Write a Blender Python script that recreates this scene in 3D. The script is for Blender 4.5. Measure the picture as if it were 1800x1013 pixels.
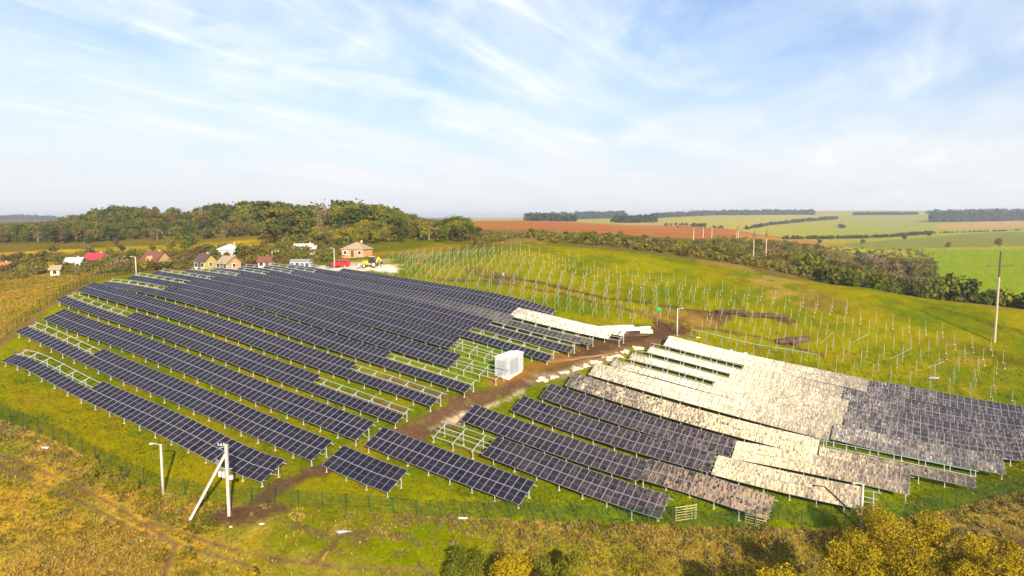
import bpy, bmesh, math, random
import numpy as np
from mathutils import Vector, Matrix
random.seed(7)
rng = np.random.default_rng(11)
R = math.radians
for o in list(bpy.data.objects): bpy.data.objects.remove(o)
scene = bpy.context.scene
col = scene.collection

# ------------------------------------------------------------------ camera
CZ = 36.0                      # camera height above the datum; near ground lies at 2..5 m
FPX, HOR = 1200.0, 385.0       # focal length and horizon row measured on the 1800 px photograph
PITCH = math.atan((506.5 - HOR) / FPX)
cam_data = bpy.data.cameras.new('camera'); cam = bpy.data.objects.new('camera', cam_data); col.objects.link(cam)
cam.location = (0, 0, CZ); cam.rotation_euler = (math.pi / 2 - PITCH, 0, 0)
cam_data.sensor_width = 36; cam_data.lens = 24; cam_data.clip_start = 0.5; cam_data.clip_end = 30000
scene.camera = cam

# ------------------------------------------------------------------ light
SUN_AZ, SUN_EL = R(163.0), R(23.5)
SUNV = Vector((math.sin(SUN_AZ) * math.cos(SUN_EL), math.cos(SUN_AZ) * math.cos(SUN_EL), math.sin(SUN_EL)))
sd = bpy.data.lights.new('sun', 'SUN'); sd.energy = 5.0; sd.angle = R(0.55); sd.color = (1.0, 0.89, 0.71)
so = bpy.data.objects.new('sun', sd); col.objects.link(so)
so.rotation_euler = SUNV.to_track_quat('Z', 'Y').to_euler(); so.location = (60, -120, 160)

W = bpy.data.worlds.new('World'); scene.world = W; W.use_nodes = True
wn, wl = W.node_tree.nodes, W.node_tree.links
for n_ in list(wn): wn.remove(n_)
def N(nodes, typ, **kw):
    n = nodes.new(typ)
    for k, v in kw.items():
        if k == 'inp':
            for a, b in v.items(): n.inputs[a].default_value = b
        else: setattr(n, k, v)
    return n
def build_world():
    out = N(wn, 'ShaderNodeOutputWorld'); bg = N(wn, 'ShaderNodeBackground', inp={'Strength': 0.075})
    sky = N(wn, 'ShaderNodeTexSky', sky_type='NISHITA'); sky.sun_disc = False
    sky.sun_elevation = SUN_EL; sky.sun_rotation = SUN_AZ; sky.altitude = 300; sky.dust_density = 1.6; sky.air_density = 1.0
    tc = N(wn, 'ShaderNodeTexCoord'); sep = N(wn, 'ShaderNodeSeparateXYZ'); wl.new(tc.outputs['Generated'], sep.inputs[0])
    zc = N(wn, 'ShaderNodeMath', operation='MAXIMUM', inp={1: 0.0}); wl.new(sep.outputs['Z'], zc.inputs[0])
    za = N(wn, 'ShaderNodeMath', operation='ADD', inp={1: 0.10}); wl.new(zc.outputs[0], za.inputs[0])
    dx = N(wn, 'ShaderNodeMath', operation='DIVIDE'); wl.new(sep.outputs['X'], dx.inputs[0]); wl.new(za.outputs[0], dx.inputs[1])
    dy = N(wn, 'ShaderNodeMath', operation='DIVIDE'); wl.new(sep.outputs['Y'], dy.inputs[0]); wl.new(za.outputs[0], dy.inputs[1])
    cb = N(wn, 'ShaderNodeCombineXYZ'); wl.new(dx.outputs[0], cb.inputs[0]); wl.new(dy.outputs[0], cb.inputs[1])
    def layer(rot, stretch, loc, scale, lo, hi, detail=8, rough=0.54, dist=0.6):
        mp = N(wn, 'ShaderNodeMapping', vector_type='TEXTURE'); mp.inputs['Rotation'].default_value = (0, 0, R(rot)); mp.inputs['Scale'].default_value = (stretch, 1, 1); mp.inputs['Location'].default_value = loc
        wl.new(cb.outputs[0], mp.inputs[0])
        nz = N(wn, 'ShaderNodeTexNoise', inp={'Scale': scale, 'Detail': detail, 'Roughness': rough, 'Distortion': dist}); wl.new(mp.outputs[0], nz.inputs['Vector'])
        mr = N(wn, 'ShaderNodeMapRange', interpolation_type='SMOOTHSTEP', inp={'From Min': lo, 'From Max': hi}); wl.new(nz.outputs['Fac'], mr.inputs['Value'])
        return mr.outputs['Result']
    a = layer(62, 2.1, CLA, 0.85, 0.39, 0.70)
    b = layer(97, 2.2, CLB, 1.2, 0.40, 0.74)
    c = layer(60, 5.0, (2.0, 5.0, 0), 3.6, 0.45, 0.75, dist=0.8)
    bm_ = N(wn, 'ShaderNodeMath', operation='MULTIPLY_ADD', inp={1: 0.65}); wl.new(b, bm_.inputs[0]); wl.new(a, bm_.inputs[2])
    # fibres thin and thicken the veils
    fb = N(wn, 'ShaderNodeMath', operation='MULTIPLY_ADD', inp={1: 0.55, 2: 0.62}); wl.new(c, fb.inputs[0])
    s2 = N(wn, 'ShaderNodeMath', operation='MULTIPLY'); wl.new(bm_.outputs[0], s2.inputs[0]); wl.new(fb.outputs[0], s2.inputs[1])
    # two long cirrus bands drawn out by the high wind
    for cc, wd, gn, sd_ in ((-2.29, .42, .85, 3.3), (-3.2, .48, .70, 7.7)):
        dp = N(wn, 'ShaderNodeVectorMath', operation='DOT_PRODUCT'); dp.inputs[1].default_value = (.86, -.51, 0); wl.new(cb.outputs[0], dp.inputs[0])
        nz = N(wn, 'ShaderNodeTexNoise', inp={'Scale': .9, 'Detail': 6., 'Roughness': .6, 'Distortion': .8}); mp = N(wn, 'ShaderNodeMapping'); mp.inputs['Location'].default_value = (sd_, sd_ * 2, 0); wl.new(cb.outputs[0], mp.inputs[0]); wl.new(mp.outputs[0], nz.inputs['Vector'])
        of = N(wn, 'ShaderNodeMath', operation='MULTIPLY_ADD', inp={1: 1.5, 2: -.75 - cc}); wl.new(nz.outputs['Fac'], of.inputs[0])
        ad_ = N(wn, 'ShaderNodeMath', operation='ADD'); wl.new(dp.outputs['Value'], ad_.inputs[0]); wl.new(of.outputs[0], ad_.inputs[1])
        ab = N(wn, 'ShaderNodeMath', operation='ABSOLUTE'); wl.new(ad_.outputs[0], ab.inputs[0])
        bd = N(wn, 'ShaderNodeMapRange', interpolation_type='SMOOTHSTEP', inp={'From Min': wd, 'From Max': 0.0, 'To Max': gn}); wl.new(ab.outputs[0], bd.inputs['Value'])
        fm = N(wn, 'ShaderNodeMath', operation='MULTIPLY'); wl.new(bd.outputs['Result'], fm.inputs[0]); wl.new(fb.outputs[0], fm.inputs[1])
        sx = N(wn, 'ShaderNodeMath', operation='MAXIMUM'); wl.new(s2.outputs[0], sx.inputs[0]); wl.new(fm.outputs[0], sx.inputs[1]); s2 = sx
    cl = N(wn, 'ShaderNodeMath', operation='MULTIPLY', use_clamp=True, inp={1: 0.92}); wl.new(s2.outputs[0], cl.inputs[0])
    sc_ = N(wn, 'ShaderNodeMix', data_type='RGBA', blend_type='MULTIPLY', inp={'Factor': 1.0, 'B': SKYT}); wl.new(sky.outputs[0], sc_.inputs['A'])
    mx = N(wn, 'ShaderNodeMix', data_type='RGBA', inp={'B': (8.7, 8.75, 8.8, 1)})
    wl.new(cl.outputs[0], mx.inputs['Factor']); wl.new(sc_.outputs['Result'], mx.inputs['A'])
    # thin veil of high haze that thickens towards the horizon, all the way round
    hz = N(wn, 'ShaderNodeMapRange', interpolation_type='SMOOTHSTEP', inp={'From Min': 0.27, 'From Max': 0.0, 'To Min': 0.12, 'To Max': 0.92}); wl.new(zc.outputs[0], hz.inputs['Value'])
    m2 = N(wn, 'ShaderNodeMix', data_type='RGBA', inp={'B': (6.55, 6.6, 6.75, 1)}); wl.new(hz.outputs['Result'], m2.inputs['Factor']); wl.new(mx.outputs['Result'], m2.inputs['A'])
    wl.new(m2.outputs['Result'], bg.inputs['Color']); wl.new(bg.outputs[0], out.inputs['Surface'])
CLA, CLB, SKYT = (0.4, 1.6, 0), (3.1, 0.4, 0), (0.80, 1.02, 1.28, 1)
build_world()
vs = scene.view_settings; vs.view_transform = 'Standard'; vs.look = 'None'; vs.gamma = 1; vs.use_curve_mapping = False; vs.exposure = 0.92
scene.render.engine = 'CYCLES'

# ------------------------------------------------------------------ small numeric helpers
def pixdir(u, v):
    X = (np.asarray(u, float) - 900) / FPX; Z = (506.5 - np.asarray(v, float)) / FPX
    c, s = math.cos(PITCH), math.sin(PITCH)
    return X, c + Z * s, Z * c - s
def to_pix(x, y, z):
    zr = z - CZ; c, s = math.cos(PITCH), math.sin(PITCH)
    yc = y * c - zr * s; zc = y * s + zr * c; yc = np.where(np.abs(yc) < 1e-3, 1e-3, yc)
    return 900 + FPX * x / yc, 506.5 - FPX * zc / yc
def vnoise(x, y, seed=0):
    xi = np.floor(x).astype(np.int64); yi = np.floor(y).astype(np.int64); fx = x - xi; fy = y - yi
    fx = fx * fx * (3 - 2 * fx); fy = fy * fy * (3 - 2 * fy)
    def h(a, b):
        n = (a * 374761393 + b * 668265263 + seed * 974634787) & 0x7fffffff
        n = ((n ^ (n >> 13)) * 1274126177) & 0x7fffffff
        return ((n ^ (n >> 16)) & 0xffff) / 65535.0
    return (h(xi, yi) * (1 - fx) + h(xi + 1, yi) * fx) * (1 - fy) + (h(xi, yi + 1) * (1 - fx) + h(xi + 1, yi + 1) * fx) * fy
def fbm(x, y, seed=0, octv=4):
    s = 0; a = 1; t = 0
    for i in range(octv): s = s + a * vnoise(x * 2 ** i, y * 2 ** i, seed + i); t += a; a *= .55
    return s / t
def sstep(a, b, x): t = np.clip((x - a) / (b - a), 0, 1); return t * t * (3 - 2 * t)

# ------------------------------------------------------------------ the rows of the solar park (surveyed from the photograph)
PHI = 2.0625336
C_ROW = [51.14, 57.56, 64.18, 70.86, 77.76, 84.87, 91.46, 98.34, 105.22, 111.7, 117.92, 124.24, 130.6]
ROWC = {k + 1: c for k, c in enumerate(C_ROW)}
for k in range(14, 40): ROWC[k] = 132.2 + 4.7 * (k - 13)
DV = np.array([math.sin(PHI), math.cos(PHI)]); NV = np.array([-math.cos(PHI), math.sin(PHI)])   # along a row / uphill across the rows
HLOW = 0.92                    # lower module edge above the ground
RUN, RISE = 3.55, 1.42         # plan depth and rise of a two-module slope
def row_t(k, u, v):
    dx, dy, dz = pixdir(u, v); c = ROWC[k]
    t = c * (math.sin(PHI) * dx + math.cos(PHI) * dy) / (math.sin(PHI) * dy - math.cos(PHI) * dx) * 1.0
    x = t * DV[0] + c * NV[0]; y = t * DV[1] + c * NV[1]
    return t, x, y, CZ + y / dy * dz
SEG = {
 1: [(2, 635), (135, 698), (459, 847)],
 2: [(26, 585), (140, 636), (546.7, 810.7), (565.3, 818.7), (681, 867)],
 3: [(75, 563), (625, 775), (640, 785.3), (913, 885.5)],
 4: [(98, 530), (204, 568), (532, 684), (695, 744.7), (755, 766), (846.6, 803), (1160, 907)],
 5: [(134, 512), (598.7, 661), (757, 715), (809, 739), (1122, 847), (1350, 905)],
 6: [(172, 503), (270, 519), (663, 641), (817, 691), (897, 722), (1248, 834), (1511, 894), (1530, 898)],
 7: [(221, 492), (313, 507), (790, 645.3), (872.7, 670), (948, 698), (1284, 804), (1598, 876)],
 8: [(265, 484), (357, 500), (789, 613), (880, 640), (992.7, 678), (1437, 803), (1715, 857)],
 9: [(319, 480), (403, 493), (813, 591), (962.7, 634.7), (1033.5, 658.5), (1458.7, 774), (1768, 833)],
 10: [(367, 477), (455, 490), (850, 579), (1001, 620), (1071, 643), (1247, 690), (1481, 750), (1830, 811)],
 11: [(415, 474), (500, 488), (888, 572), (1034.7, 608), (1105, 631), (1275, 676), (1490, 728), (1830, 788)],
 12: [(459, 472), (542, 486), (1069, 597), (1090, 603), (1137, 618.7), (1300, 661), (1480, 704), (1830, 765)],
 13: [(500, 470), (586, 484), (962, 557), (1166, 608), (1525, 690), (1830, 742)]}
MID = {1: [(198.7, 728), (336.5, 791.3)], 2: [(107, 622), (194, 660.7), (289.6, 701.6), (397, 746.7), (487, 786)],
 3: [(130.4, 584.7), (211, 611.3), (299.7, 647.3), (397, 686), (506.7, 728.7), (756.7, 829.5), (833, 859.3)],
 4: [(150.7, 549.3), (286, 594.7), (373.6, 626.7), (470, 664), (578, 703), (975.7, 850), (1061, 878.7)],
 5: [(209, 533.3), (298.7, 558.7), (401, 594), (492, 624.7), (674, 686.5), (919.6, 780.7), (1031, 820), (1245.7, 880)],
 6: [(347, 538), (447, 571), (558, 607.3), (735, 664), (1007.8, 761), (1120, 797.3), (1376.7, 866.7)],
 7: [(466, 544), (548, 571.3), (638.7, 600), (737, 631), (1054, 735.3), (1161, 770)],
 8: [(640, 570), (717, 592), (1129, 720.7), (1235, 753.3), (1612, 840)], 9: [(700, 560), (880, 613), (1300, 733), (1626.7, 810)],
 10: [(831, 574), (1160, 667)], 11: [(960, 590)], 12: [(904, 560.7)], 13: [(700, 505), (1311, 645)]}
ctrl = []
for k in SEG:
    for (u, v) in SEG[k] + MID.get(k, []):
        t, x, y, z = row_t(k, u, v); ctrl.append((x, y, z - HLOW))
# landscape control points: photograph pixel and estimated distance
FAR = [(0,1013,56),(220,1013,58.5),(450,1013,61),(680,1013,63.5),(900,1013,65.5),(1130,1013,66.5),(1350,1013,67),(1580,1013,66.5),(1800,1013,65),
 (0,850,69),(0,735,83),(150,900,67),(250,960,63.5),(403,905,70),(600,915,69.5),(850,925,71),(1100,935,72),(1330,932,73),(1513,932,73.5),(1640,905,75.5),(1800,860,81),
 (0,645,99),(0,600,113),(0,545,146),(0,500,190),(60,505,172),(110,505,155),(0,470,262),(0,445,325),(0,418,430),(0,404,640),(0,392,1200),(0,384,3000),
 (150,470,240),(300,470,228),(150,445,310),(300,445,300),(300,421,395),(150,419,420),(480,421,375),(420,440,290),(420,466,215),(250,484,178),(380,472,195),(480,468,198),
 (250,388,500),(420,384,480),(560,384,430),(250,386,700),(420,384,800),(560,384,900),
 (560,470,200),(600,470,190),(650,470,184),(690,466,187),(640,447,232),(560,440,262),(560,415,340),(660,405,340),(740,425,262),(800,425,262),(830,405,380),(760,395,430),
 (700,451,222),(760,445,220),(825,438.5,215),(870,432,213),(915,427.5,211),(975,431,208),(1050,437.5,203),(1150,447.5,196),(1275,470,184),(1375,489,174),(1525,507,168),(1700,535,158),(1800,547,152),
 (870,421,290),(870,412,380),(870,400,560),(870,392,800),(1050,426,285),(1050,415,400),(1050,406,560),(1050,397,850),(960,389.5,1100),
 (1180,440,245),(1180,425,380),(1180,417,500),(1180,408,700),(1180,399,1000),
 (1325,461,222),(1300,445,290),(1300,430,400),(1300,419,560),(1300,411,720),(1300,403,950),(1300,394,1250),(1300,385,1700),(1300,379,2300),
 (1450,500,190),(1450,482,240),(1450,458,330),(1450,440,450),(1440,429,620),(1450,415,950),(1450,397,1500),(1450,380,2400),
 (1525,529,205),(1525,520,260),(1525,490,340),(1550,455,470),(1560,430,640),(1600,413,950),(1600,393,1700),(1600,377,2500),
 (1700,560,205),(1700,540,250),(1700,510,310),(1700,470,400),(1700,436,560),(1700,413,900),(1700,396,1500),(1700,382,2300),
 (1800,578,200),(1800,548,250),(1800,500,320),(1800,470,390),(1800,432,570),(1800,411,950),(1800,396,1500),(1800,382,2300),
 (1100,385,1800),(1000,386,2200),(870,388,2200),(1000,384,3200),(1200,380,2600)]
for u, v, D in FAR:
    dx, dy, dz = pixdir(u, v); s = D / dy; ctrl.append((s * dx, D, CZ + s * dz))
for azd in (-58, -50, 50, 58):     # shoulders outside the frame
    for rr, zz in ((60, 4), (90, 6.5), (150, 13), (260, 14), (450, 16), (900, 24), (2000, 32), (3500, 36)):
        ctrl.append((rr * math.sin(R(azd)), rr * math.cos(R(azd)), zz))
ctrl = np.array(ctrl)
def feat(x, y):
    r = np.hypot(x, y); az = np.arctan2(x, y)
    return np.clip(az, -1.02, 1.02) * 2.2, np.log(np.clip(r, 54, 3600)), np.clip(r, 54, 3600)
def kern(d2): return 0.5 * d2 * np.log(d2 + 1e-12)
cf0, cf1, cr = feat(ctrl[:, 0], ctrl[:, 1]); cval = (ctrl[:, 2] - CZ) / cr
nC = len(ctrl)
K = kern((cf0[:, None] - cf0) ** 2 + (cf1[:, None] - cf1) ** 2)
lam = np.full(nC, 2.5e-4)
Pm = np.stack([np.ones(nC), cf0, cf1], 1)
A = np.zeros((nC + 3, nC + 3)); A[:nC, :nC] = K + np.diag(lam); A[:nC, nC:] = Pm; A[nC:, :nC] = Pm.T
WT = np.linalg.solve(A, np.concatenate([cval, np.zeros(3)]))
def zt(x, y):
    x = np.atleast_1d(np.asarray(x, float)).ravel(); y = np.atleast_1d(np.asarray(y, float)).ravel()
    out = np.empty(len(x))
    for i in range(0, len(x), 20000):
        xs, ys = x[i:i + 20000], y[i:i + 20000]; f0, f1, r = feat(xs, ys)
        e = kern((f0[:, None] - cf0) ** 2 + (f1[:, None] - cf1) ** 2) @ WT[:nC] + WT[nC] + f0 * WT[nC + 1] + f1 * WT[nC + 2]
        z = e * r
        az = np.abs(np.arctan2(xs, ys)); b = sstep(1.0, 1.9, az)
        out[i:i + 20000] = z * (1 - b) + (-26 + 8 * sstep(100, 900, np.hypot(xs, ys))) * b
    return out + CZ
def z1(x, y): return float(zt(x, y)[0])
RS = np.exp(np.linspace(math.log(48), math.log(3500), 900))
def hit(u, v):
    """point of the terrain that the photograph shows at pixel (u, v)"""
    dx, dy, dz = [float(a) for a in pixdir(u, v)]; h = math.hypot(dx, dy)
    xs, ys = RS * dx / h, RS * dy / h; zr = CZ + RS * dz / h; g = zt(xs, ys); d = zr - g
    q = np.where(d < 0)[0]
    if len(q) == 0: return Vector((xs[-1], ys[-1], g[-1]))
    i = max(q[0], 1); w = d[i - 1] / (d[i - 1] - d[i]); r = RS[i - 1] + w * (RS[i] - RS[i - 1])
    x, y = r * dx / h, r * dy / h; return Vector((x, y, z1(x, y)))
def at(u, D):
    """terrain point in the direction of picture column u at forward distance D"""
    x = (u - 900) / FPX * D; return Vector((x, D, z1(x, D)))

# ------------------------------------------------------------------ mesh building
class MB:
    def __init__(s): s.v = []; s.f = []; s.m = []; s.uv = None
    def quad(s, a, b, c, d, m=0):
        i = len(s.v); s.v += [tuple(a), tuple(b), tuple(c), tuple(d)]; s.f.append((i, i + 1, i + 2, i + 3)); s.m.append(m)
    def tri(s, a, b, c, m=0):
        i = len(s.v); s.v += [tuple(a), tuple(b), tuple(c)]; s.f.append((i, i + 1, i + 2)); s.m.append(m)
    def box(s, c, size, M=None, m=0):
        c = Vector(c); hx, hy, hz = [q / 2 for q in size]; i = len(s.v)
        for sx, sy, sz in ((-1,-1,-1),(1,-1,-1),(1,1,-1),(-1,1,-1),(-1,-1,1),(1,-1,1),(1,1,1),(-1,1,1)):
            p = Vector((sx * hx, sy * hy, sz * hz)); p = c + (M @ p if M else p); s.v.append(tuple(p))
        for f in ((0,3,2,1),(4,5,6,7),(0,1,5,4),(1,2,6,5),(2,3,7,6),(3,0,4,7)): s.f.append(tuple(i + q for q in f)); s.m.append(m)
    def beam(s, a, b, w, h=None, m=0):
        a, b = Vector(a), Vector(b); d = b - a; L = d.length
        if L < 1e-6: return
        s.box((a + b) / 2, (w, h or w, L), d.to_track_quat('Z', 'Y').to_matrix(), m)
    def tube(s, a, b, r0, r1=None, n=6, m=0, cap=True):
        a, b = Vector(a), Vector(b); r1 = r0 if r1 is None else r1; M = (b - a).to_track_quat('Z', 'Y').to_matrix(); i = len(s.v)
        for P, r in ((a, r0), (b, r1)):
            for q in range(n): t = 2 * math.pi * q / n; s.v.append(tuple(P + M @ Vector((r * math.cos(t), r * math.sin(t), 0))))
        for q in range(n): s.f.append((i + q, i + (q + 1) % n, i + n + (q + 1) % n, i + n + q)); s.m.append(m)
        if cap: s.f.append(tuple(i + n + q for q in range(n))); s.m.append(m); s.f.append(tuple(i + n - 1 - q for q in range(n))); s.m.append(m)
    def prism(s, poly, y0, y1, m=0, M=None):
        """polygon in x,z pulled along y"""
        i = len(s.v); n = len(poly)
        for y in (y0, y1):
            for (x, z) in poly: p = Vector((x, y, z)); s.v.append(tuple(M @ p if M else p))
        for q in range(n): s.f.append((i + q, i + (q + 1) % n, i + n + (q + 1) % n, i + n + q)); s.m.append(m)
        s.f.append(tuple(i + n - 1 - q for q in range(n))); s.m.append(m); s.f.append(tuple(i + n + q for q in range(n))); s.m.append(m)
    def mesh(s, name, mats, smooth=False):
        me = bpy.data.meshes.new(name); me.from_pydata(s.v, [], s.f)
        for m in (mats if isinstance(mats, (list, tuple)) else [mats]): me.materials.append(m)
        if any(s.m): me.polygons.foreach_set('material_index', s.m)
        if smooth: me.polygons.foreach_set('use_smooth', [True] * len(s.f))
        me.update(); return me
    def build(s, name, mats, parent=None, loc=None, rz=0, smooth=False):
        return link(name, s.mesh(name, mats, smooth), parent, loc, rz)
def link(name, me, parent=None, loc=None, rz=0, mat=None):
    o = bpy.data.objects.new(name, me); col.objects.link(o)
    if parent: o.parent = parent
    if mat is not None: o.matrix_basis = mat
    else:
        if loc is not None: o.location = loc
        if rz: o.rotation_euler = (0, 0, rz)
    return o
def empty(name, loc=(0, 0, 0), rz=0):
    o = bpy.data.objects.new(name, None); col.objects.link(o); o.location = loc; o.rotation_euler = (0, 0, rz); o.empty_display_size = .3; return o
def tag(o, label=None, cat=None, group=None, kind=None):
    if label: o['label'] = label
    if cat: o['category'] = cat
    if group: o['group'] = group
    if kind: o['kind'] = kind
    return o

# ------------------------------------------------------------------ materials
def newmat(name):
    m = bpy.data.materials.new(name); m.use_nodes = True; nt = m.node_tree
    for n in list(nt.nodes): nt.nodes.remove(n)
    out = nt.nodes.new('ShaderNodeOutputMaterial'); return m, nt.nodes, nt.links, out
def solid(name, c, rough=.6, metal=0., spec=.4, var=.12, scale=4., bump=0.):
    m, n, l, out = newmat(name); b = N(n, 'ShaderNodeBsdfPrincipled', inp={'Roughness': rough, 'Metallic': metal, 'Specular IOR Level': spec})
    tc = N(n, 'ShaderNodeTexCoord'); nz = N(n, 'ShaderNodeTexNoise', inp={'Scale': scale, 'Detail': 4.}); l.new(tc.outputs['Object'], nz.inputs['Vector'])
    mr = N(n, 'ShaderNodeMapRange', inp={'From Min': .3, 'From Max': .7, 'To Min': 1 - var, 'To Max': 1 + var}); l.new(nz.outputs['Fac'], mr.inputs['Value'])
    oi = N(n, 'ShaderNodeObjectInfo'); ov = N(n, 'ShaderNodeMapRange', inp={'To Min': 1 - var * .6, 'To Max': 1 + var * .6}); l.new(oi.outputs['Random'], ov.inputs['Value'])
    mm = N(n, 'ShaderNodeMath', operation='MULTIPLY'); l.new(mr.outputs[0], mm.inputs[0]); l.new(ov.outputs[0], mm.inputs[1])
    vm = N(n, 'ShaderNodeVectorMath', operation='SCALE'); vm.inputs[0].default_value = c[:3]; l.new(mm.outputs[0], vm.inputs['Scale'])
    l.new(vm.outputs[0], b.inputs['Base Color'])
    if bump:
        bp = N(n, 'ShaderNodeBump', inp={'Strength': bump, 'Distance': .05}); l.new(nz.outputs['Fac'], bp.inputs['Height']); l.new(bp.outputs[0], b.inputs['Normal'])
    l.new(b.outputs[0], out.inputs['Surface']); return m
def leafmat(name, c1, c2, hue=.0, trans=.25):
    """two leaf colours mixed by a noise in the crown and by a random number per plant"""
    m, n, l, out = newmat(name)
    tc = N(n, 'ShaderNodeTexCoord'); nz = N(n, 'ShaderNodeTexNoise', inp={'Scale': .55, 'Detail': 5., 'Roughness': .7}); l.new(tc.outputs['Object'], nz.inputs['Vector'])
    oi = N(n, 'ShaderNodeObjectInfo'); ad = N(n, 'ShaderNodeMath', operation='MULTIPLY_ADD', inp={1: .55, 2: -.27}); l.new(oi.outputs['Random'], ad.inputs[0])
    mr = N(n, 'ShaderNodeMapRange', inp={'From Min': .33, 'From Max': .67}); l.new(nz.outputs['Fac'], mr.inputs['Value'])
    sm = N(n, 'ShaderNodeMath', operation='ADD', use_clamp=True); l.new(mr.outputs[0], sm.inputs[0]); l.new(ad.outputs[0], sm.inputs[1])
    mx = N(n, 'ShaderNodeMix', data_type='RGBA', inp={'A': (*c1, 1), 'B': (*c2, 1)}); l.new(sm.outputs[0], mx.inputs['Factor'])
    d = N(n, 'ShaderNodeBsdfDiffuse'); t = N(n, 'ShaderNodeBsdfTranslucent'); l.new(mx.outputs['Result'], d.inputs[0]); l.new(mx.outputs['Result'], t.inputs[0])
    ms = N(n, 'ShaderNodeMixShader', inp={0: trans}); l.new(d.outputs[0], ms.inputs[1]); l.new(t.outputs[0], ms.inputs[2]); l.new(ms.outputs[0], out.inputs['Surface']); return m
M_galv = solid('galvanised_steel', (.40, .42, .38), .5, .2, .4)
M_teal = solid('teal_primed_steel', (.24, .37, .31), .5, .1, .4)
M_rack = solid('dull_rack_steel', (.30, .30, .24), .6, .1, .3)
M_rackteal = solid('dull_teal_rack_steel', (.17, .28, .23), .6, .1, .3)
M_alu = solid('aluminium_frame', (.32, .32, .35), .4, .3, .5, .06)
M_back = solid('module_backsheet', (.55, .55, .56), .6)
M_conc = solid('pale_concrete', (.41, .39, .34), .8, var=.14, scale=2.2)
M_cream = solid('concrete_footing', (.40, .33, .20), .9)
M_white = solid('white_painted_steel', (.50, .50, .51), .45, var=.04)
M_dgreen = solid('green_powder_coat', (.012, .055, .022), .5)
M_dark = solid('dark_rubber', (.02, .02, .02), .8)
M_wood = solid('weathered_wood', (.30, .24, .13), .85, var=.25)
M_darkpole = solid('tarred_pole', (.09, .065, .045), .9)
M_palepole = solid('weathered_concrete_pole', (.42, .34, .22), .9, var=.2)
M_glass = solid('window_glass', (.03, .04, .05), .12, 0, .6, .02)
M_soil = solid('dug_soil', (.085, .048, .028), .95, var=.45, scale=2.2, bump=1.)
M_sand = solid('pale_sand', (.48, .39, .27), .95, var=.25, scale=2.5, bump=.8)
M_tarp = solid('white_sheet', (.72, .68, .60), .7, var=.12, scale=1.5, bump=.6)
M_bark = solid('tree_bark', (.085, .065, .045), .9, var=.3)
M_birch = solid('pale_bark', (.38, .31, .2), .9, var=.3)

# ------------------------------------------------------------------ terrain sheet
FENCE_F = [(-60,712),(0,737),(60,760),(120,785),(164,811),(232,845),(285,866),(340,876),(449,886),(530,892),(611,897),(694,905),(780,908),(859,912),(941,914),(1020,919),(1105,922),(1187,926),(1300,927),(1432,930),(1500,924),(1570,912),(1647,900),(1695,888),(1740,878),(1800,860),(1860,842)]
FENCE_L = [(-40,628),(7,594),(54,560),(92,532),(130,510),(175,493),(232,482)]
FENCE_B = [(545,471),(600,463),(660,457),(720,449),(780,443),(830,438),(880,432),(918,428)]
RIDGE = [(975,431),(1050,437.5),(1150,447.5),(1275,470),(1375,489),(1525,507),(1700,535),(1800,547),(1900,560)]
def inpoly(u, v, poly):
    ins = np.zeros(len(u), bool); n = len(poly)
    for i in range(n):
        x0, y0 = poly[i]; x1, y1 = poly[(i + 1) % n]
        c = ((y0 > v) != (y1 > v)) & (u < (x1 - x0) * (v - y0) / (y1 - y0 + 1e-12) + x0); ins ^= c
    return ins
def dline(u, v, pts, vs=2.0):
    d = np.full(len(u), 1e9)
    for (x0, y0), (x1, y1) in zip(pts[:-1], pts[1:]):
        ax, ay = x1 - x0, (y1 - y0) * vs; px, py = u - x0, (v - y0) * vs
        t = np.clip((px * ax + py * ay) / (ax * ax + ay * ay), 0, 1); d = np.minimum(d, np.hypot(px - t * ax, py - t * ay))
    return d
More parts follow.
